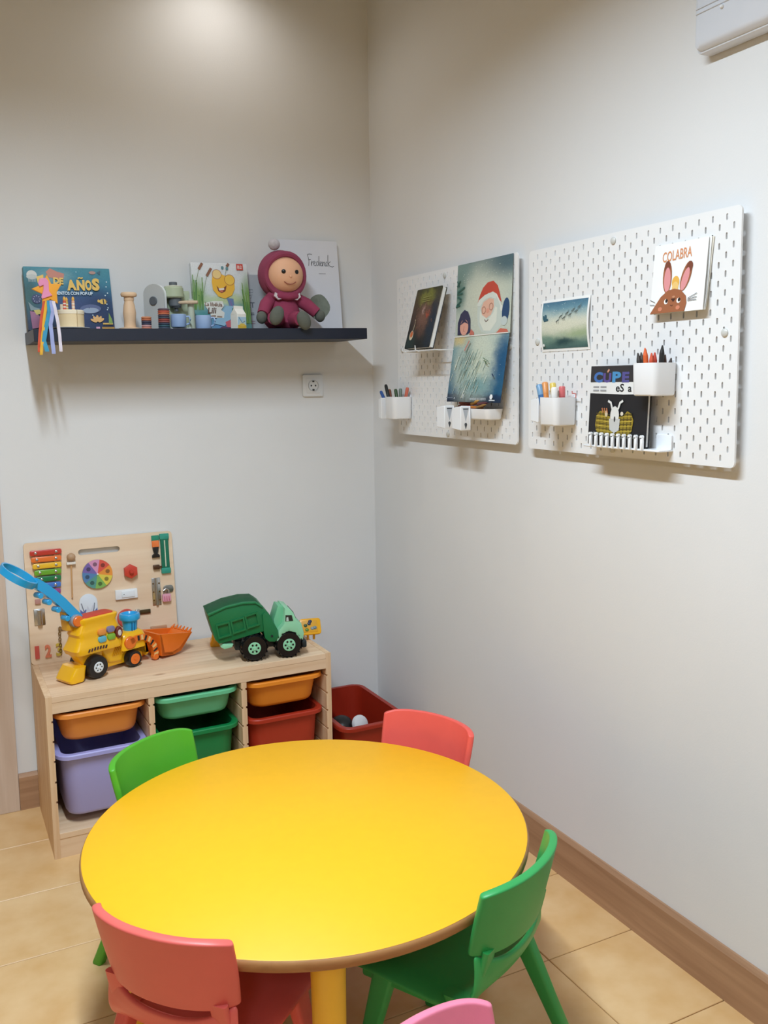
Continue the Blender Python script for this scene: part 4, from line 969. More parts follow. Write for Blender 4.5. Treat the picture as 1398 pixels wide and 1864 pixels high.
# ================================================================== STORAGE CABINET
CX0, CX1, CYF, CYB, CZ = -1.3232, -.3851, -.4176, -.016, .5175
t = thing('storage_bench', 'low pine storage bench with coloured bins against the back wall', 'storage unit', (CX0, CYF, 0))
CWD = CX1-CX0; CD = CYB-CYF; PT = .0185
def side_panel(x, left, right, name):
    """upright board with runner grooves on the chosen faces"""
    zs = [.182, .246, .312, .375, .438]; g = .0045; gh = .008; pts = [(0, 0), (PT, 0)]
    for z in zs:
        if right: pts += [(PT, z-gh/2), (PT-g, z-gh/2), (PT-g, z+gh/2), (PT, z+gh/2)]
    top = CZ if name == 'side_panel' else CZ-.055
    pts += [(PT, top), (0, top)]
    for z in reversed(zs):
        if left: pts += [(0, z+gh/2), (g, z+gh/2), (g, z-gh/2), (0, z-gh/2)]
    obj(name, prism(pts, 0, CD), PINEZ, t, (x, 0, 0), smooth=False)
side_panel(0, False, True, 'side_panel'); side_panel(CWD-PT, True, False, 'side_panel')
XC = [(.0195, .306), (.326, .612), (.632, .918)]
side_panel(.3065, True, True, 'divider'); side_panel(.6125, True, True, 'divider')
obj('top_panel', box(PT, CWD-PT, .0, CD, CZ-.02, CZ-.0005, .0008, 1), PINE, t, smooth=False)
obj('front_rail', box(PT, CWD-PT, .0, .02, CZ-.054, CZ-.0205), PINE, t, smooth=False)
obj('bottom_panel', box(PT, CWD-PT, .0, CD, .062, .08, .0008, 1), PINE, t, smooth=False)
obj('plinth', box(PT, CWD-PT, .002, .02, 0, .062), PINE, t, smooth=False)

def bin_(xm, ztop, h, col, label, fwd=0.0, d=.385, name='storage_bin', loc=None, rotz=0, w=.252, grp='plastic bins in the pine bench'):
    m = mat('bin_%d_%d_%d' % col, col, .42, .02, 6)
    t = thing(name, label, 'storage bin', loc or (CX0+xm, CYF+.008+d/2-fwd, ztop-h), (0, 0, rotz), grp)
    obj('body', tub(w, d-.012, h-.003, .05, .9, .0025, .014), m, t)
    obj('rim', ringrim(w, d-.012, .035, h-.014, h, .003, .0155), m, t)
    return t
bin_(.163, .453, .098, (240, 150, 66), 'shallow orange bin at the top left of the pine bench')
bin_(.163, .322, .212, (170, 168, 226), 'deep lavender bin at the lower left of the pine bench')
bin_(.469, .449, .085, (106, 196, 146), 'shallow mint green bin at the top middle of the pine bench')
bin_(.469, .326, .212, (16, 132, 72), 'dark green bin below the mint one, behind the green chair')
bin_(.775, .449, .098, (240, 144, 40), 'shallow orange bin at the top right of the pine bench')
bin_(.775, .322, .212, (178, 52, 30), 'deep red bin at the lower right of the pine bench')
# loose red bin on the floor in the corner
bin_(0, 0, .245, (158, 40, 20), 'dark red open bin standing on the floor in the room corner', d=.42, loc=(-.229, -.245, 0), rotz=.0, w=.24, grp=None, name='floor_bin')
tag(obj('black_toy_ball', ell(.045, .05, .04, n=24, m=16), mat('ball_black', (26, 26, 28), .4, .05), None, at(622, 1322, 'z', .175)), 'black rounded toy lying inside the red floor bin', 'toy')
tag(obj('white_toy_cap', lathe([(.033, 0), (.033, .008), (.03, .014), (.02, .018), (0, .019)], 24), mat('cap_white', (225, 225, 228), .4, .06, 40), None, at(654, 1318, 'z', .19), (1.1, .5, 0)), 'white ridged toy lid inside the red floor bin', 'toy')

# ================================================================== BUSY BOARD
BBL = math.atan2(.035, .41)
t = thing('busy_board', 'wooden activity board with xylophone and locks leaning on the wall', 'activity board', (-1.324, -.050, CZ), (-BBL, 0, 0))
BWD, BHT, BTH = .499, .413, .012
def board_mesh():
    """board with rounded corners and a cut-out grip"""
    out = rrect(BWD, BHT, .012, 4, BWD/2, BHT/2); hole = rrect(.14, .02, .0099, 4, .244, .366)
    bm = bmesh.new(); F = []
    for y in (0, BTH):
        vo = [bm.verts.new((x, y, z)) for x, z in out]; vh = [bm.verts.new((x, y, z)) for x, z in hole]; F.append((vo, vh))
        n = len(vo)
        for i in range(n):
            j = (i+1) % n; f = (vo[i], vo[j], vh[j], vh[i]); bm.faces.new(f if y == 0 else f[::-1])
    for k in (0, 1):
        a, b = F[0][k], F[1][k]; n = len(a)
        for i in range(n): j = (i+1) % n; bm.faces.new((a[i], a[j], b[j], b[i]))
    bmesh.ops.recalc_face_normals(bm, faces=bm.faces[:]); return bm
obj('board', board_mesh(), BEECH, t, smooth=False)
# xylophone
for i, (c_, x0, x1) in enumerate((((196, 60, 48), .017, .119), ((236, 120, 50), .020, .117), ((240, 190, 50), .023, .116), ((110, 170, 50), .027, .114), ((30, 120, 70), .031, .112), ((70, 120, 200), .036, .110), ((150, 70, 140), .04, .108))):
    z = .378-.0224*i
    k = obj('chime_bar', prism(rrect(x1-x0, .0185, .006, 3, (x0+x1)/2, z), -.016, -.007, .003), plastic(c_, .3), t)
    for x in (x0+.018, x1-.018): obj('chime_pin', lathe([(.0045, 0), (.0045, .002), (0, .0045)], 10), METAL, k, (x, -.0158, z), (PI/2, 0, 0))
for dx in (.03, -.03): obj('chime_rail', box(.068+dx-.004, .068+dx+.004, -.007, 0, .235, .385), BEECH, t)
# mallet
ml = obj('mallet', along(cyl(.0028, .12, 10), (.1475, -.009, .335), (.144, -.009, .22)), mat('dowel', (206, 160, 110), .5, .04), t)
obj('mallet_head', ell(.0145, .0125, .014, n=18, m=12), mat('mallet_wood', (186, 150, 116), .5, .04), ml, (.148, -.014, .354)); obj('mallet_clip', box(.132, .162, -.017, 0, .328, .337, .002), mat('clip_cream', (234, 226, 214), .5, .02), ml)
# colour wheel with eight sectors, each with a finger hole
wh = obj('wheel_disc', along(cyl(.051, .006, 48, .001), (.232, 0, .286), (.232, -1, .286)), mat('wheel_base', (206, 190, 150), .5, .03), t)
for i, c_ in enumerate(((222, 86, 70), (236, 150, 60), (226, 206, 80), (130, 180, 90), (86, 150, 140), (84, 130, 180), (120, 100, 170), (176, 84, 150))):
    a1 = PI/2-.2-i*PI/4; a0 = a1-PI/4; c2 = (216, 150, 190) if i == 7 else c_
    pts = [(.232, .286)]+[(.232+.0505*math.cos(a0+(a1-a0)*k/6), .286+.0505*math.sin(a0+(a1-a0)*k/6)) for k in range(7)]
    s = obj('wheel_sector', prism(pts, -.0085, -.006), plastic(c2, .55), wh, smooth=False)
    am = (a0+a1)/2
    obj('finger_hole', along(cyl(.0072, .0006, 16), (.232+.035*math.cos(am), -.0085, .286+.035*math.sin(am)), (.232+.035*math.cos(am), -1, .286+.035*math.sin(am))), plastic(tuple(int(v*.62) for v in c2), .6), wh)
obj('wheel_pin', lathe([(.003, 0), (.003, .003), (0, .004)], 10), WHITEC, wh, (.232, -.0085, .286), (PI/2, 0, 0))
# red hex nut on a bolt
hx = [(.344+.0255*math.cos(PI/6+k*PI/3), .284+.0255*math.sin(PI/6+k*PI/3)) for k in range(6)]
nt_ = obj('hex_nut', prism(hx, -.022, -.002, .003), plastic((208, 66, 48), .4), t); obj('bolt_end', along(cyl(.007, .012, 16, .001), (.344, -.022, .284), (.344, -1, .284)), plastic((196, 58, 44), .4), nt_)
# light switch
sw = obj('switch_plate', prism(rrect(.076, .034, .002, 3, .3255, .205), -.010, 0, .0015), mat('switch_white', (238, 240, 242), .35, .01), t)
obj('switch_rocker', prism(rrect(.044, .022, .001, 2, .331, .205), -.0135, -.0095, .001), mat('rocker_white', (232, 236, 240), .3, .01), sw); obj('switch_mark', along(cyl(.0015, .0004, 8), (.316, -.0135, .205), (.316, -1, .205)), BLACK, sw)
# buckle strap
bk = obj('buckle_strap', box(.425, .452, -.006, 0, .382, .402, .002), mat('teal_web', (46, 140, 112), .8, .08, 60), t)
obj('orange_buckle', prism(rrect(.025, .024, .003, 3, .4375, .372), -.011, -.002, .002), plastic((236, 126, 64), .4), bk)
obj('black_buckle', prism([(.427, .362), (.427, .35), (.431, .338), (.423, .331), (.423, .323), (.45, .323), (.45, .331), (.443, .338), (.447, .35), (.447, .362)], -.011, -.001, .002), BLACK, bk)
zp = obj('zipper_band', prism(rrect(.029, .13, .004, 3, .4695, .334), -.009, 0, .003), mat('green_web', (20, 110, 84), .8, .08, 60), t)
for z in (.396, .273): obj('zipper_end', box(.453, .486, -.011, 0, z-.01, z+.01, .002), mat('teal_band', (50, 150, 130), .7, .08, 60), zp)
obj('zipper_teeth', box(.4675, .4712, -.0105, -.008, .288, .382), mat('zip_metal', (206, 214, 190), .4, .1, 300), zp)
obj('brown_clasp', join(box(.424, .447, -.014, 0, .281, .297, .003), box(.445, .455, -.008, 0, .285, .291)), mat('brown_metal', (84, 56, 36), .4, .1, metal=.4), t)
# hinge, padlock, bolts
hg = obj('hinge', box(.416, .447, -.003, 0, .152, .25, .001), METAL, t); obj('hinge_barrel', along(cyl(.0045, .098, 12), (.4315, -.006, .152), (.4315, -.006, 1)), METAL, hg)
for z in (.17, .2, .23):
    for x in (.421, .442): obj('hinge_screw', along(cyl(.003, .001, 10), (x, -.003, z), (x, -1, z)), BRASS, hg)
pdl = obj('hasp', prism(rrect(.036, .026, .01, 4, .474, .206), -.005, 0, .001), mat('hasp_steel', (150, 152, 150), .35, .1, metal=.9), t)
lk = obj('padlock_body', prism(rrect(.03, .028, .005, 3, .464, .176), -.016, -.005, .002), plastic((226, 160, 180), .45), pdl); obj('padlock_shackle', tube([(.455, -.010, .188), (.455, -.010, .202), (.464, -.010, .209), (.473, -.010, .202), (.473, -.010, .188)], .003, 8), METAL, pdl)
for x in (.456, .464, .472): obj('padlock_line', box(x-.0012, x+.0012, -.0165, -.0155, .165, .182), plastic((190, 96, 120), .5), lk)
# arched picture window (plain pale blue pattern)
pw_ = [(.165, .136), (.226, .136), (.226, .19)]+[(.1955+.0305*math.cos(a), .19+.0305*math.sin(a)) for a in [PI*k/10 for k in range(1, 10)]]+[(.165, .19)]
pwo = obj('picture_window', prism(pw_, -.006, 0, .001), mat('window_pale', (222, 230, 240), .4, .02), t)
A = Art(lambda u, v, o: (u, -.006-o, v)); A.poly([(.167, .138), (.224, .138), (.224, .17), (.215, .16), (.205, .168), (.196, .155), (.186, .168), (.176, .16), (.167, .17)], (92, 112, 176)); A.poly([(.18, .14), (.192, .18), (.2, .162), (.212, .185), (.21, .14)], (206, 212, 226)); A.line([(.172, .19), (.178, .165), (.186, .15)], .003, (120, 124, 140)); A.line([(.216, .188), (.213, .168), (.207, .152)], .003, (120, 124, 140)); A.build('window_print', pwo)
obj('red_disc', along(cyl(.032, .007, 36, .002), (.321, 0, .12), (.321, -1, .12)), plastic((208, 84, 74), .5), t)
la = obj('latch', box(.352, .406, -.006, 0, .126, .142, .002), mat('latch_dark', (92, 80, 58), .35, .1, metal=.8), t); obj('latch_keeper', box(.352, .368, -.012, 0, .122, .146, .003), METAL, la)
db = obj('door_bolt_plate', box(.018, .053, -.003, 0, .132, .188, .002), METAL, t); obj('door_bolt_barrel', along(cyl(.008, .05, 16, .001), (.0355, -.011, .135), (.0355, -.011, 1)), METAL, db)
obj('pink_stop', box(.024, .042, -.008, 0, .205, .222, .002), mat('rose_wood', (190, 140, 130), .5, .05), t)
ch = obj('chain_plate', join(prism(rrect(.045, .012, .005, 3, .1175, .112), -.006, 0, .001), xf(cyl(.006, .005, 12), (.097, -.006, .115), (PI/2, 0, 0))), METAL, t)
for i in range(9):
    z = .106-.0098*i
    lkp = [(.0945+(.004*math.cos(a) if i % 2 else 0)+.0004*(i % 3), -.008+(0 if i % 2 else .004*math.cos(a)), z+.0062*math.sin(a)) for a in [2*PI*k/10 for k in range(10)]]
    obj('chain_link', tube(lkp, .0013, 6, closed=True), mat('chain_brass', (150, 128, 84), .35, .1, metal=.9), ch)
for s_, x, c_ in (('1', .02, (206, 86, 76)), ('2', .055, (226, 130, 96)), ('3', .09, (206, 176, 70))):
    vs, fs = text_mesh(s_, .03); bm = bmesh.new()
    wv = .02 if s_ != '1' else .014
    for y in (-.006, 0):
        V = [bm.verts.new((x+(u-.5)*wv, y, .02+v*.043)) for u, v in vs]
        for f in fs: bm.faces.new([V[i] for i in (f if y < 0 else f[::-1])])
    be = [e for e in bm.edges if e.is_boundary]; 
    nvt = len(vs); bm.verts.ensure_lookup_table(); bm.verts.index_update()
    for e in [e for e in be if all(v.index < nvt for v in e.verts)]:
        a, b = [v.index for v in e.verts]
        try: bm.faces.new((bm.verts[a], bm.verts[b], bm.verts[b+nvt], bm.verts[a+nvt]))
        except ValueError: pass
    bmesh.ops.recalc_face_normals(bm, faces=bm.faces[:])
    obj('number_'+{'1': 'one', '2': 'two', '3': 'three'}[s_], bm, plastic(c_, .55), t, smooth=False)
obj('slot_rail', box(.402, .459, -.012, 0, .068, .078, .001), mat('slot_wood', (196, 150, 116), .5, .05), t)

# ================================================================== YELLOW LOADER TOY
YEL = mat('toy_yellow', (246, 186, 20), .3, .03, 8, coat=.3); ORG = mat('toy_orange', (238, 118, 32), .35, .03, 8, coat=.2); SKY = mat('toy_blue', (34, 164, 224), .3, .03, 8, coat=.3)
TYRE = mat('tyre_black', (18, 20, 24), .3, .05)
t = thing('toy_loader', 'yellow toy loader with an orange bucket and a raised blue arm', 'toy vehicle', (-1.15, -.306, CZ), (0, 0, math.radians(25)))
def wheel(par, x, y, r, w_, hubm, hr, name='wheel', holes=0, spokes=0):
    k = obj(name, lathe([(r*.55, -w_/2), (r*.9, -w_/2), (r, -w_*.3), (r, w_*.3), (r*.9, w_/2), (r*.55, w_/2)], 36), TYRE, par, (x, y, r), (PI/2, 0, 0))
    obj('hub', lathe([(hr, w_*.38), (hr, w_*.52), (hr*.85, w_*.56), (hr*.3, w_*.5), (hr*.25, w_*.6), (0, w_*.6)], 28), hubm, k)
    for i in range(holes):
        a = 2*PI*i/holes; obj('hub_hole', cyl(hr*.13, .0006, 10), TYRE, k, (hr*.6*math.cos(a), hr*.6*math.sin(a), w_*.545))
    for i in range(spokes):
        a = 2*PI*i/spokes; obj('hub_hole', prism(rrect(hr*.34, hr*.3, hr*.1, 2), -.0008, 0), TYRE, k, (hr*.62*math.cos(a), hr*.62*math.sin(a), w_*.55), (-PI/2, 0, 0) if False else (PI/2, 0, a))
    return k
WHT = plastic((226, 232, 236), .4)
LW = .095
wheel(t, .002, .012, .038, .034, WHT, .0175, holes=6); wheel(t, .002, LW-.006, .038, .034, WHT, .0175, holes=6)
wheel(t, .147, .016, .028, .03, ORG, .018, holes=0); wheel(t, .147, LW-.012, .028, .03, ORG, .018)
for y in (.0012, ): 
    for a in (.5, .5+PI/2): pass
# chassis and bodywork
obj('chassis', box(-.045, .2, .03, LW-.03, .014, .06, .008), YEL, t)
obj('lower_body', prism([(-.03, .035), (.04, .03), (.04, .068), (.06, .03), (.115, .022), (.12, .05), (.16, .066), (.2, .055), (.208, .02), (.218, .02), (.218, .062), (.2, .088), (.17, .108), (.1, .115), (0, .115), (-.058, .11), (-.066, .09), (-.05, .07)], .022, LW-.022, .012, 3), YEL, t)
obj('cabin', loft([[(x, y, z) for x, y in rrect(w_, d_*.84, .02, 5, cx, LW/2)] for z, cx, w_, d_ in ((.085, .022, .172, .1), (.1, .018, .178, .106), (.112, .02, .168, .1), (.125, .022, .158, .094), (.14, .024, .152, .09), (.15, .024, .16, .094), (.158, .024, .154, .09), (.178, .026, .138, .084), (.188, .027, .146, .09), (.196, .028, .146, .09), (.199, .028, .138, .082))]), YEL, t)
obj('roof', loft([[(x, y, z) for x, y in rrect(w_, d_*.86, .012, 4, .03, LW/2)] for z, w_, d_ in ((.197, .116, .064), (.2015, .114, .062), (.2025, .106, .056))]), plastic((206, 66, 46), .5), t)
obj('hood', loft([[(x, y, z) for x, y in rrect(w_, d_*.84, .018, 5, .155, LW/2)] for z, w_, d_ in ((.06, .1, .09), (.1, .098, .088), (.112, .088, .08), (.118, .07, .062))]), YEL, t)
obj('rear_fender', loft([[(x, y, z) for x, y in rrect(w_, .088, .012, 4, cx, LW/2)] for z, cx, w_ in ((.004, -.068, .05), (.012, -.068, .058), (.03, -.062, .05), (.05, -.052, .04))]), YEL, t)
ful = obj('funnel', lathe([(.022, 0), (.026, .04), (.033, .041), (.0345, .046), (.0345, .056), (.032, .061), (.026, .062), (.022, .055), (0, .05)], 32), SKY, t, (.165, LW/2, .112))
for y in (-.009, .0): obj('funnel_slit', box(-.001+y, .001+y, -.0262, -.02, .006, .034), plastic((20, 110, 170), .5), ful)
# side buttons and stickers
for x, z, c_ in ((.027, .147, (232, 150, 70)), (.060, .149, (128, 124, 160)), (.027, .123, (96, 180, 204)), (.061, .124, (130, 180, 60))):
    obj('button', prism(rrect(.029, .02, .008, 4, x, z), .0, .02, .003), plastic(c_, .35), t)
pg = obj('oval_button', along(cyl(.0125, .014, 24, .002), (0, 0, 0), (0, -1, 0)), plastic((110, 40, 34), .4), t, (.089, .012, .133)); pg.scale = (1, 1, 1.55)
obj('oval_face', along(lathe([(.007, 0), (.006, .002), (0, .0025)], 20), (0, 0, 0), (0, -1, 0)), plastic((214, 206, 200), .4), pg, (0, -.0135, -.001))
obj('round_sticker', along(cyl(.007, .003, 16), (.071, .009, .098), (.071, -1, .098)), plastic((60, 150, 140), .4), t)
for i in range(7): obj('hazard_stripe', prism([(-.028+.0105*i, .092+.002*math.sin(i*.5)), (-.0225+.0105*i, .092+.002*math.sin(i*.5)), (-.0195+.0105*i, .1015+.002*math.sin(i*.5)), (-.025+.0105*i, .1015+.002*math.sin(i*.5))], .0015, .012), plastic((84, 54, 56), .5) if i % 2 else plastic((60, 44, 48), .5), t)
for i in range(6): obj('side_louvre', prism([(.072+.0075*i, .052), (.0745+.0075*i, .052), (.0885+.0075*i, .078), (.086+.0075*i, .078)], .0185, .03), plastic((206, 146, 16), .5), t)
# front arms and bucket
for s, y in (('near', .012), ('far', LW-.012)):
    ctr = [(.135, .088), (.16, .0945), (.185, .094), (.21, .08), (.228, .056), (.235, .03), (.234, .014)]
    bm = strap([(x, y, z) for x, z in ctr], (0, 1, 0), .016, .019); ar = obj('lift_arm', bm, ORG, t)
    obj('pivot_disc', along(cyl(.021, .012, 28, .002), (.135, y+.004, .085), (.135, y-1, .085)), ORG, ar)
    obj('end_disc', along(cyl(.0115, .018, 20, .002), (.234, y+.009, .0135), (.234, y-1, .0135)), ORG, ar)
    for i in range(9):
        f = i/8*.76+.2; k = f*(len(ctr)-1); a = int(k); fr = k-a; a = min(a, len(ctr)-2)
        x = ctr[a][0]+(ctr[a+1][0]-ctr[a][0])*fr; z = ctr[a][1]+(ctr[a+1][1]-ctr[a][1])*fr; dxx = ctr[a+1][0]-ctr[a][0]; dzz = ctr[a+1][1]-ctr[a][1]; l = math.hypot(dxx, dzz); tx, tz = dxx/l, dzz/l; nx, nz = -tz, tx
        if y > .05: continue
        cst = plastic((40, 34, 32), .5) if i % 2 == 0 else plastic((236, 200, 130), .5)
        P = [(x-tx*.0042+nx*.0085, z-tz*.0042+nz*.0085), (x+tx*.0005-nx*.0085-tx*.003, z+tz*.0005-nz*.0085), (x+tx*.006-nx*.0085, z+tz*.006-nz*.0085), (x+tx*.004+nx*.0085, z+tz*.004+nz*.0085)]
        ar_ = sum(p[0]*q[1]-q[0]*p[1] for p, q in zip(P, P[1:]+P[:1]))
        obj('arm_stripe', prism(P if ar_ > 0 else P[::-1], y-.0088, y-.006), cst, ar, smooth=False)
bx0, bx1 = .236, .372
prof = [(.25, .012), (.30, .006), (.332, .012), (.384, .066), (.379, .07), (.327, .024), (.298, .017), (.262, .022), (.252, .088), (.244, .088)]
bu = obj('bucket', loft([[(x, -.006, z) for x, z in prof], [(x, LW+.006, z) for x, z in prof]]), ORG, t, smooth=False)
for y in (-.006, LW): obj('bucket_side', prism([(.25, .012), (.30, .006), (.332, .012), (.384, .066), (.244, .09)], y, y+.006, .001, 1), ORG, bu, smooth=False)
for i in range(6): obj('bucket_tooth', loft([[(.375, -.004+.0185*i, .062), (.375, .008+.0185*i, .062), (.375, .008+.0185*i, .07), (.375, -.004+.0185*i, .07)], [(.389, .0005+.0185*i, .077), (.389, .0035+.0185*i, .077), (.389, .0035+.0185*i, .08), (.389, .0005+.0185*i, .08)]]), ORG, bu, smooth=False)
# blue arm with loop
YA = .05
ap = [(-.03, .197), (-.055, .226), (-.085, .262), (-.115, .293), (-.145, .32), (-.172, .341)]
arm = obj('crane_arm', strap([(x, YA, z) for x, z in ap], (0, 1, 0), .026, .03), SKY, t)
obj('arm_pivot', along(cyl(.0205, .034, 28, .002), (-.045, YA+.01, .195), (-.045, -1, .195)), mat('pivot_grey', (150, 150, 158), .5, .02), arm)
obj('pivot_cover', along(cyl(.017, .03, 28, .002), (-.045, YA-.002, .195), (-.045, -1, .195)), ORG, arm)
obj('arm_foot', prism([(-.07, .165), (-.035, .16), (-.03, .2), (-.06, .24), (-.075, .225)], YA-.004, YA+.03, .004), mat('foot_yellow', (226, 170, 50), .4, .03), arm)
for x, z in ((-.068, .208), (-.098, .242), (-.128, .272), (-.155, .298)): obj('arm_tooth', along(cyl(.009, .03, 14, .001), (x-.004, YA+.015, z), (x-.004, -1, z)), SKY, arm)
cl_, cz_ = -.222, .37
N_ = 40; e1 = Vector((.86, 0, -.51)).normalized(); e2 = Vector((.1, .87, .34)); e2 = (e2-e1*e2.dot(e1)).normalized(); nrm = e1.cross(e2).normalized()
lp = [Vector((cl_, YA, cz_))+e1*(.056*math.cos(2*PI*i/N_))+e2*(.046*math.sin(2*PI*i/N_)) for i in range(N_)]
bm = bmesh.new(); rg = []
for p in lp:
    d = (p-Vector((cl_, YA, cz_))).normalized(); rg.append([bm.verts.new(q) for q in (p-nrm*.0105, p+d*.006-nrm*.0105, p+d*.006+nrm*.0105, p+nrm*.0105)])
for a, b in zip(rg, rg[1:]+rg[:1]):
    for k in range(4): bm.faces.new((a[k], a[(k+1) % 4], b[(k+1) % 4], b[k]))
bmesh.ops.recalc_face_normals(bm, faces=bm.faces[:])
obj('handle_loop', bm, SKY, arm)

# ================================================================== GREEN TIPPER TRUCK
GRN = mat('truck_green', (14, 112, 64), .45, .03, 10); MNT = mat('truck_mint', (150, 216, 176), .4, .02, 10); DRK = mat('truck_chassis', (20, 34, 40), .5, .05)
t = thing('toy_tipper_truck', 'dark green toy tipper truck with a mint green cab', 'toy vehicle', (-.649, -.384, CZ), (0, 0, math.radians(-8.7)))
TWd = .125
def knobby(x, y, near):
    k = wheel(t, x, y, .0455, .036, MNT, .0215, spokes=6)
    for i in range(18):
        a = 2*PI*i/18; obj('tread', box(-.003, .003, -.0012, .0016, -.017, .017), TYRE, k, (.0455*math.cos(a), .0455*math.sin(a), 0), (0, 0, a-PI/2), smooth=False)
for x in (.0, .119):
    knobby(x, .017, True); knobby(x, TWd-.012, False)
obj('chassis', box(-.06, .17, .036, TWd-.03, .034, .066, .004), DRK, t)
obj('front_bumper', box(.165, .182, .004, TWd, .028, .054, .005), DRK, t)
bed = [(-.152, .177), (-.145, .143), (-.129, .086), (-.117, .072), (-.063, .08), (.033, .099), (.039, .075), (.055, .063), (.074, .065), (.082, .082), (.082, .101), (.054, .159), (.023, .195), (.008, .206), (-.033, .208), (-.09, .199)]
B_ = obj('tipper_bed', prism(bed, .004, TWd, .004), GRN, t)
obj('bed_roof_edge', prism([(-.15, .17), (-.092, .192), (-.035, .2005), (.008, .1985), (.03, .182), (.034, .186), (.023, .195), (.008, .206), (-.033, .208), (-.09, .199), (-.152, .177)], -.001, TWd+.005, .002), mat('truck_green_light', (22, 120, 72), .45, .03), B_)
rec = mat('truck_green_recess', (14, 108, 62), .5, .03)
for q in ([(-.125, .138), (-.118, .093), (-.078, .101), (-.083, .145)], [(-.077, .147), (-.069, .105), (-.029, .114), (-.034, .156)], [(-.029, .16), (-.021, .118), (.018, .127), (.011, .169)]):
    c0 = (sum(p[0] for p in q)/4, sum(p[1] for p in q)/4)
    # raised frame of four bars around each side field
    for a, b in zip(q, q[1:]+q[:1]):
        inn = lambda p: (p[0]+(c0[0]-p[0])*.16, p[1]+(c0[1]-p[1])*.16); out = lambda p: (p[0]-(c0[0]-p[0])*.1, p[1]-(c0[1]-p[1])*.1)
        obj('side_rib', prism([out(a), out(b), inn(b), inn(a)], -.004, .006, 0), GRN, B_, smooth=False)
obj('tipping_arm', prism([(.033, .1), (.036, .078), (.05, .064), (.07, .062), (.084, .078), (.082, .1), (.056, .15), (.04, .168), (.03, .16)], -.003, .006, .002), GRN, B_)
obj('arm_pin', along(cyl(.004, .002, 12), (.06, -.003, .083), (.06, -1, .083)), DRK, B_)
obj('rear_step', prism([(-.112, .06), (-.1, .052), (-.075, .056), (-.07, .066), (-.105, .07)], .002, TWd, .003), MNT, t)
cabp = [(.076, .062), (.09, .062), (.1, .085), (.12, .098), (.143, .085), (.155, .062), (.168, .058), (.172, .08), (.163, .115), (.148, .128), (.139, .152), (.128, .167), (.107, .175), (.09, .177), (.074, .132)]
cabp = [(.074, .06), (.088, .062), (.1, .085), (.12, .0925), (.141, .085), (.154, .06), (.168, .057), (.173, .08), (.164, .116), (.147, .13), (.138, .154), (.127, .168), (.107, .175), (.104, .12), (.086, .1)]
K_ = obj('cab', prism(cabp, .0, TWd, .005), MNT, t)
obj('cab_back', prism([(.078, .07), (.104, .1), (.108, .172), (.09, .177), (.074, .13)], .03, TWd-.02, .003), mat('mint_shade', (120, 196, 152), .45, .02), K_)
obj('side_window', prism([(.108, .129), (.135, .128), (.131, .148), (.109, .15)], -.0012, .003, 0), mat('window_dark', (28, 44, 48), .2, .05), K_, smooth=False)
obj('seat_shape', prism([(.111, .129), (.12, .129), (.118, .143), (.112, .142)], -.0018, 0, 0), mat('seat_pale', (186, 206, 200), .5, .02), K_, smooth=False)
obj('windscreen', prism([(.1375, .1555), (.147, .1315), (.149, .132), (.1395, .156)], .018, TWd-.018, 0), mat('window_dark', (28, 44, 48), .2, .05), K_, smooth=False)

# ================================================================== YELLOW TOY BEHIND THE TRUCK
YT2 = mat('toy_amber', (240, 172, 24), .35, .03, 8)
p0 = Vector((-.737, -.15, CZ)); p1 = Vector((-.372, -.262, CZ)); L_ = (p1-p0).length
t = thing('yellow_toy_bench', 'long yellow plastic toy mostly hidden behind the green truck', 'toy', p0, (0, 0, math.atan2(p1.y-p0.y, p1.x-p0.x)))
obj('base', box(.03, L_-.05, .02, .075, .018, .03, .004), YT2, t)
obj('end_block', loft([[(x, y, z) for x, y in rrect(w_, .075, .012, 4, .024, .045)] for z, w_ in ((0, .048), (.01, .05), (.02, .04), (.05, .03), (.054, .024))]), YT2, t)
tr = obj('end_tray', prism(rrect(.078, .06, .01, 4, 0, 0), -.007, .006, .003), YT2, t, (L_-.022, .018, .05), (-.45, 0, .1))
obj('tray_panel', prism(rrect(.058, .042, .004, 3, -.003, 0), -.0085, -.0068, .0005), mat('panel_amber', (222, 160, 30), .5, .05), tr)
for x, z, c_ in ((-.018, .004, (60, 90, 60)), (-.004, .01, (60, 70, 90)), (.006, -.008, (150, 160, 160)), (.016, -.006, (120, 140, 150)), (-.014, -.012, (110, 140, 60)), (0, .018, (50, 60, 90))):
    obj('tray_button', ell(.007, .004, .006, n=12, m=8), plastic(c_, .4), tr, (x, -.009, z))
for x, y in ((L_-.03, .03), (L_-.008, .028), (.03, .06)): obj('leg', cyl(.0045, .03, 10), YT2, t, (x, y, 0))

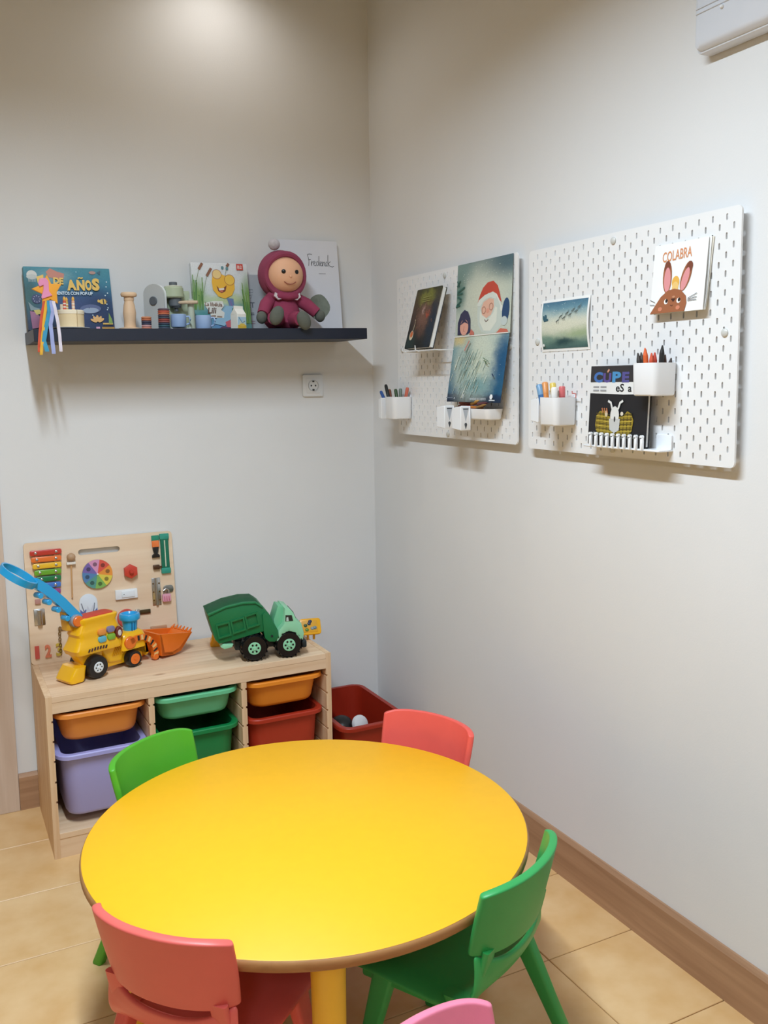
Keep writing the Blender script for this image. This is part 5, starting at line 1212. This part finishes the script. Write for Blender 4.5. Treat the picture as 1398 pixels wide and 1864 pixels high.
# ================================================================== ROUND TABLE
TCX, TCY, TZ, TR = -.877, -1.428, .46, .494
YTOP = mat('yellow_laminate', (250, 185, 20), .5, .015, 40)
EDGE = wood('table_edge_wood', (176, 128, 78), (156, 108, 62), 'x')
YLEG = mat('yellow_leg_paint', (252, 204, 64), .45, .03)
t = thing('round_table', 'low round yellow children\'s table with a brown edge', 'table', (TCX, TCY, 0))
obj('table_top', lathe([(TR-.006, TZ-.004), (TR-.004, TZ-.001), (TR-.0055, TZ), (0, TZ)], 128, cap=False), YTOP, t)
obj('edge_band', lathe([(0, TZ-.026), (TR-.012, TZ-.026), (TR-.004, TZ-.0235), (TR, TZ-.017), (TR, TZ-.008), (TR-.002, TZ-.003), (TR-.0045, TZ-.0012)], 128, cap=False), EDGE, t)
for a, rl in ((253, .385), (187, .41), (74, .4), (348, .4)):
    x, y = rl*math.cos(math.radians(a)), rl*math.sin(math.radians(a))
    lg = obj('leg', lathe([(.029, .012), (.034, TZ-.027)], 28), YLEG, t, (x, y, 0))
    obj('foot_cap', lathe([(.029, 0), (.031, .004), (.031, .02), (.0295, .022)], 24), BLACK, lg)

# ================================================================== CHAIRS
def grid_shell(fn, nu, nv, skip=None):
    bm = bmesh.new(); g = [[bm.verts.new(fn(-1+2*i/nu, j/nv)) for j in range(nv+1)] for i in range(nu+1)]
    for i in range(nu):
        for j in range(nv):
            if skip and skip(i, j): continue
            bm.faces.new((g[i][j], g[i+1][j], g[i+1][j+1], g[i][j+1]))
    for v in [v for v in bm.verts if not v.link_faces]: bm.verts.remove(v)
    return bm
def thicken(o, th, off=0, lv=2):
    m = o.modifiers.new('solid', 'SOLIDIFY'); m.thickness = th; m.offset = off; m.use_even_offset = True
    m = o.modifiers.new('round', 'SUBSURF'); m.levels = lv; m.render_levels = lv
def back_fn(s, v):
    s = math.sin(s*PI/2)*.45+s*.55 if abs(s) < .999 else s; v = (1-math.cos(PI*v))/2*.7+v*.3
    hw = .137+.012*v+.003*math.sin(PI*v); a = abs(s)
    z = .376+.146*v+.004*(1-s*s)*v-.010*(a**10)*(v-.35)*1.3
    y = -.203-.022*v+.012*(1-v)+.042*a**2.2+.012*a**10
    return (s*hw, y, z)
seat_prof = [(.148, .262), (.15, .276), (.142, .286), (.10, .287), (.03, .282), (-.05, .277), (-.11, .277), (-.15, .288), (-.172, .308), (-.182, .33), (-.187, .35)]
def seat_fn(s, v):
    k = v*(len(seat_prof)-1); i = min(int(k), len(seat_prof)-2); f = k-i
    y = seat_prof[i][0]*(1-f)+seat_prof[i+1][0]*f; z = seat_prof[i][1]*(1-f)+seat_prof[i+1][1]*f
    a = abs(s); r = max(0, (v-.6)/.4)
    hw = .158-.006*v-.012*r
    y += (.036*a**2.2)*r-.012*(a**4)*(1-v)*.6
    z += -.016*a**8*(1-r)+r*r*.035*a**3+.004*a*a*(1-r)
    return (s*hw, y, z)
def leg_bm(top, bot, w0, d0, w1, d1):
    def L(c, w_, d_, r): return [(c[0]+x, c[1]+y, c[2]) for x, y in rrect(w_, d_, r, 3)]
    mid = tuple(top[i]*.5+bot[i]*.5 for i in range(3))
    return loft([L(bot, w1, d1, .006), L((bot[0], bot[1], bot[2]+.004), w1+.002, d1+.002, .006), L(mid, (w0+w1)/2, (d0+d1)/2, .008), L(top, w0, d0, .008)])
def chair(mid, ang, col, label, dark=None):
    """mid: ground position under the middle of the backrest's top corners; ang: heading of the seat"""
    m = mat('chair_%d_%d_%d' % col, col, .42, .03, 14, bump=.05, bscale=400)
    f = Vector((math.cos(ang), math.sin(ang), 0)); root = Vector((mid[0], mid[1], 0))+f*.172
    t = thing('childs_chair', label, 'chair', root, (0, 0, ang-PI/2), "small plastic chairs around the yellow table")
    thicken(obj('backrest', grid_shell(back_fn, 22, 12), m, t), .017)
    thicken(obj('seat', grid_shell(seat_fn, 14, 20), m, t), .011)
    for s in (-1, 1):
        obj('upright', loft([[(s*.114+x, y0+y, z) for x, y in rrect(.036, .014, .005, 3)] for z, y0 in ((.285, -.142), (.33, -.158), (.37, -.168), (.389, -.172))]), m, t)
        obj('leg', leg_bm((s*.135, .05, .278), (s*.15, .118, 0), .03, .05, .024, .026), m, t)
        obj('leg', leg_bm((s*.132, -.11, .285), (s*.166, -.232, 0), .03, .05, .024, .026), m, t)
        obj('side_rail', box(s*.135-.01, s*.135+.01, -.135, .105, .25, .277, .006), m, t)
    return t
chair((-1.117, -.957), math.atan2(-.82, .57), (80, 172, 40), 'bright green chair between the pine bench and the round table')
chair((-.414, -1.15), math.atan2(-.419, -.908), (240, 98, 88), 'coral red chair beyond the table, near the right wall')
chair((-1.278, -1.735), math.atan2(.625, .78), (222, 102, 94), 'coral chair in the left foreground with its back to us')
chair((-.611, -1.861), math.atan2(.874, -.486), (50, 160, 84), 'green chair on the right side of the table by the wall')
chair((-1.026, -2.231), math.atan2(-.95, .3), (236, 132, 160), 'pink chair at the very bottom edge, turned away from the table')
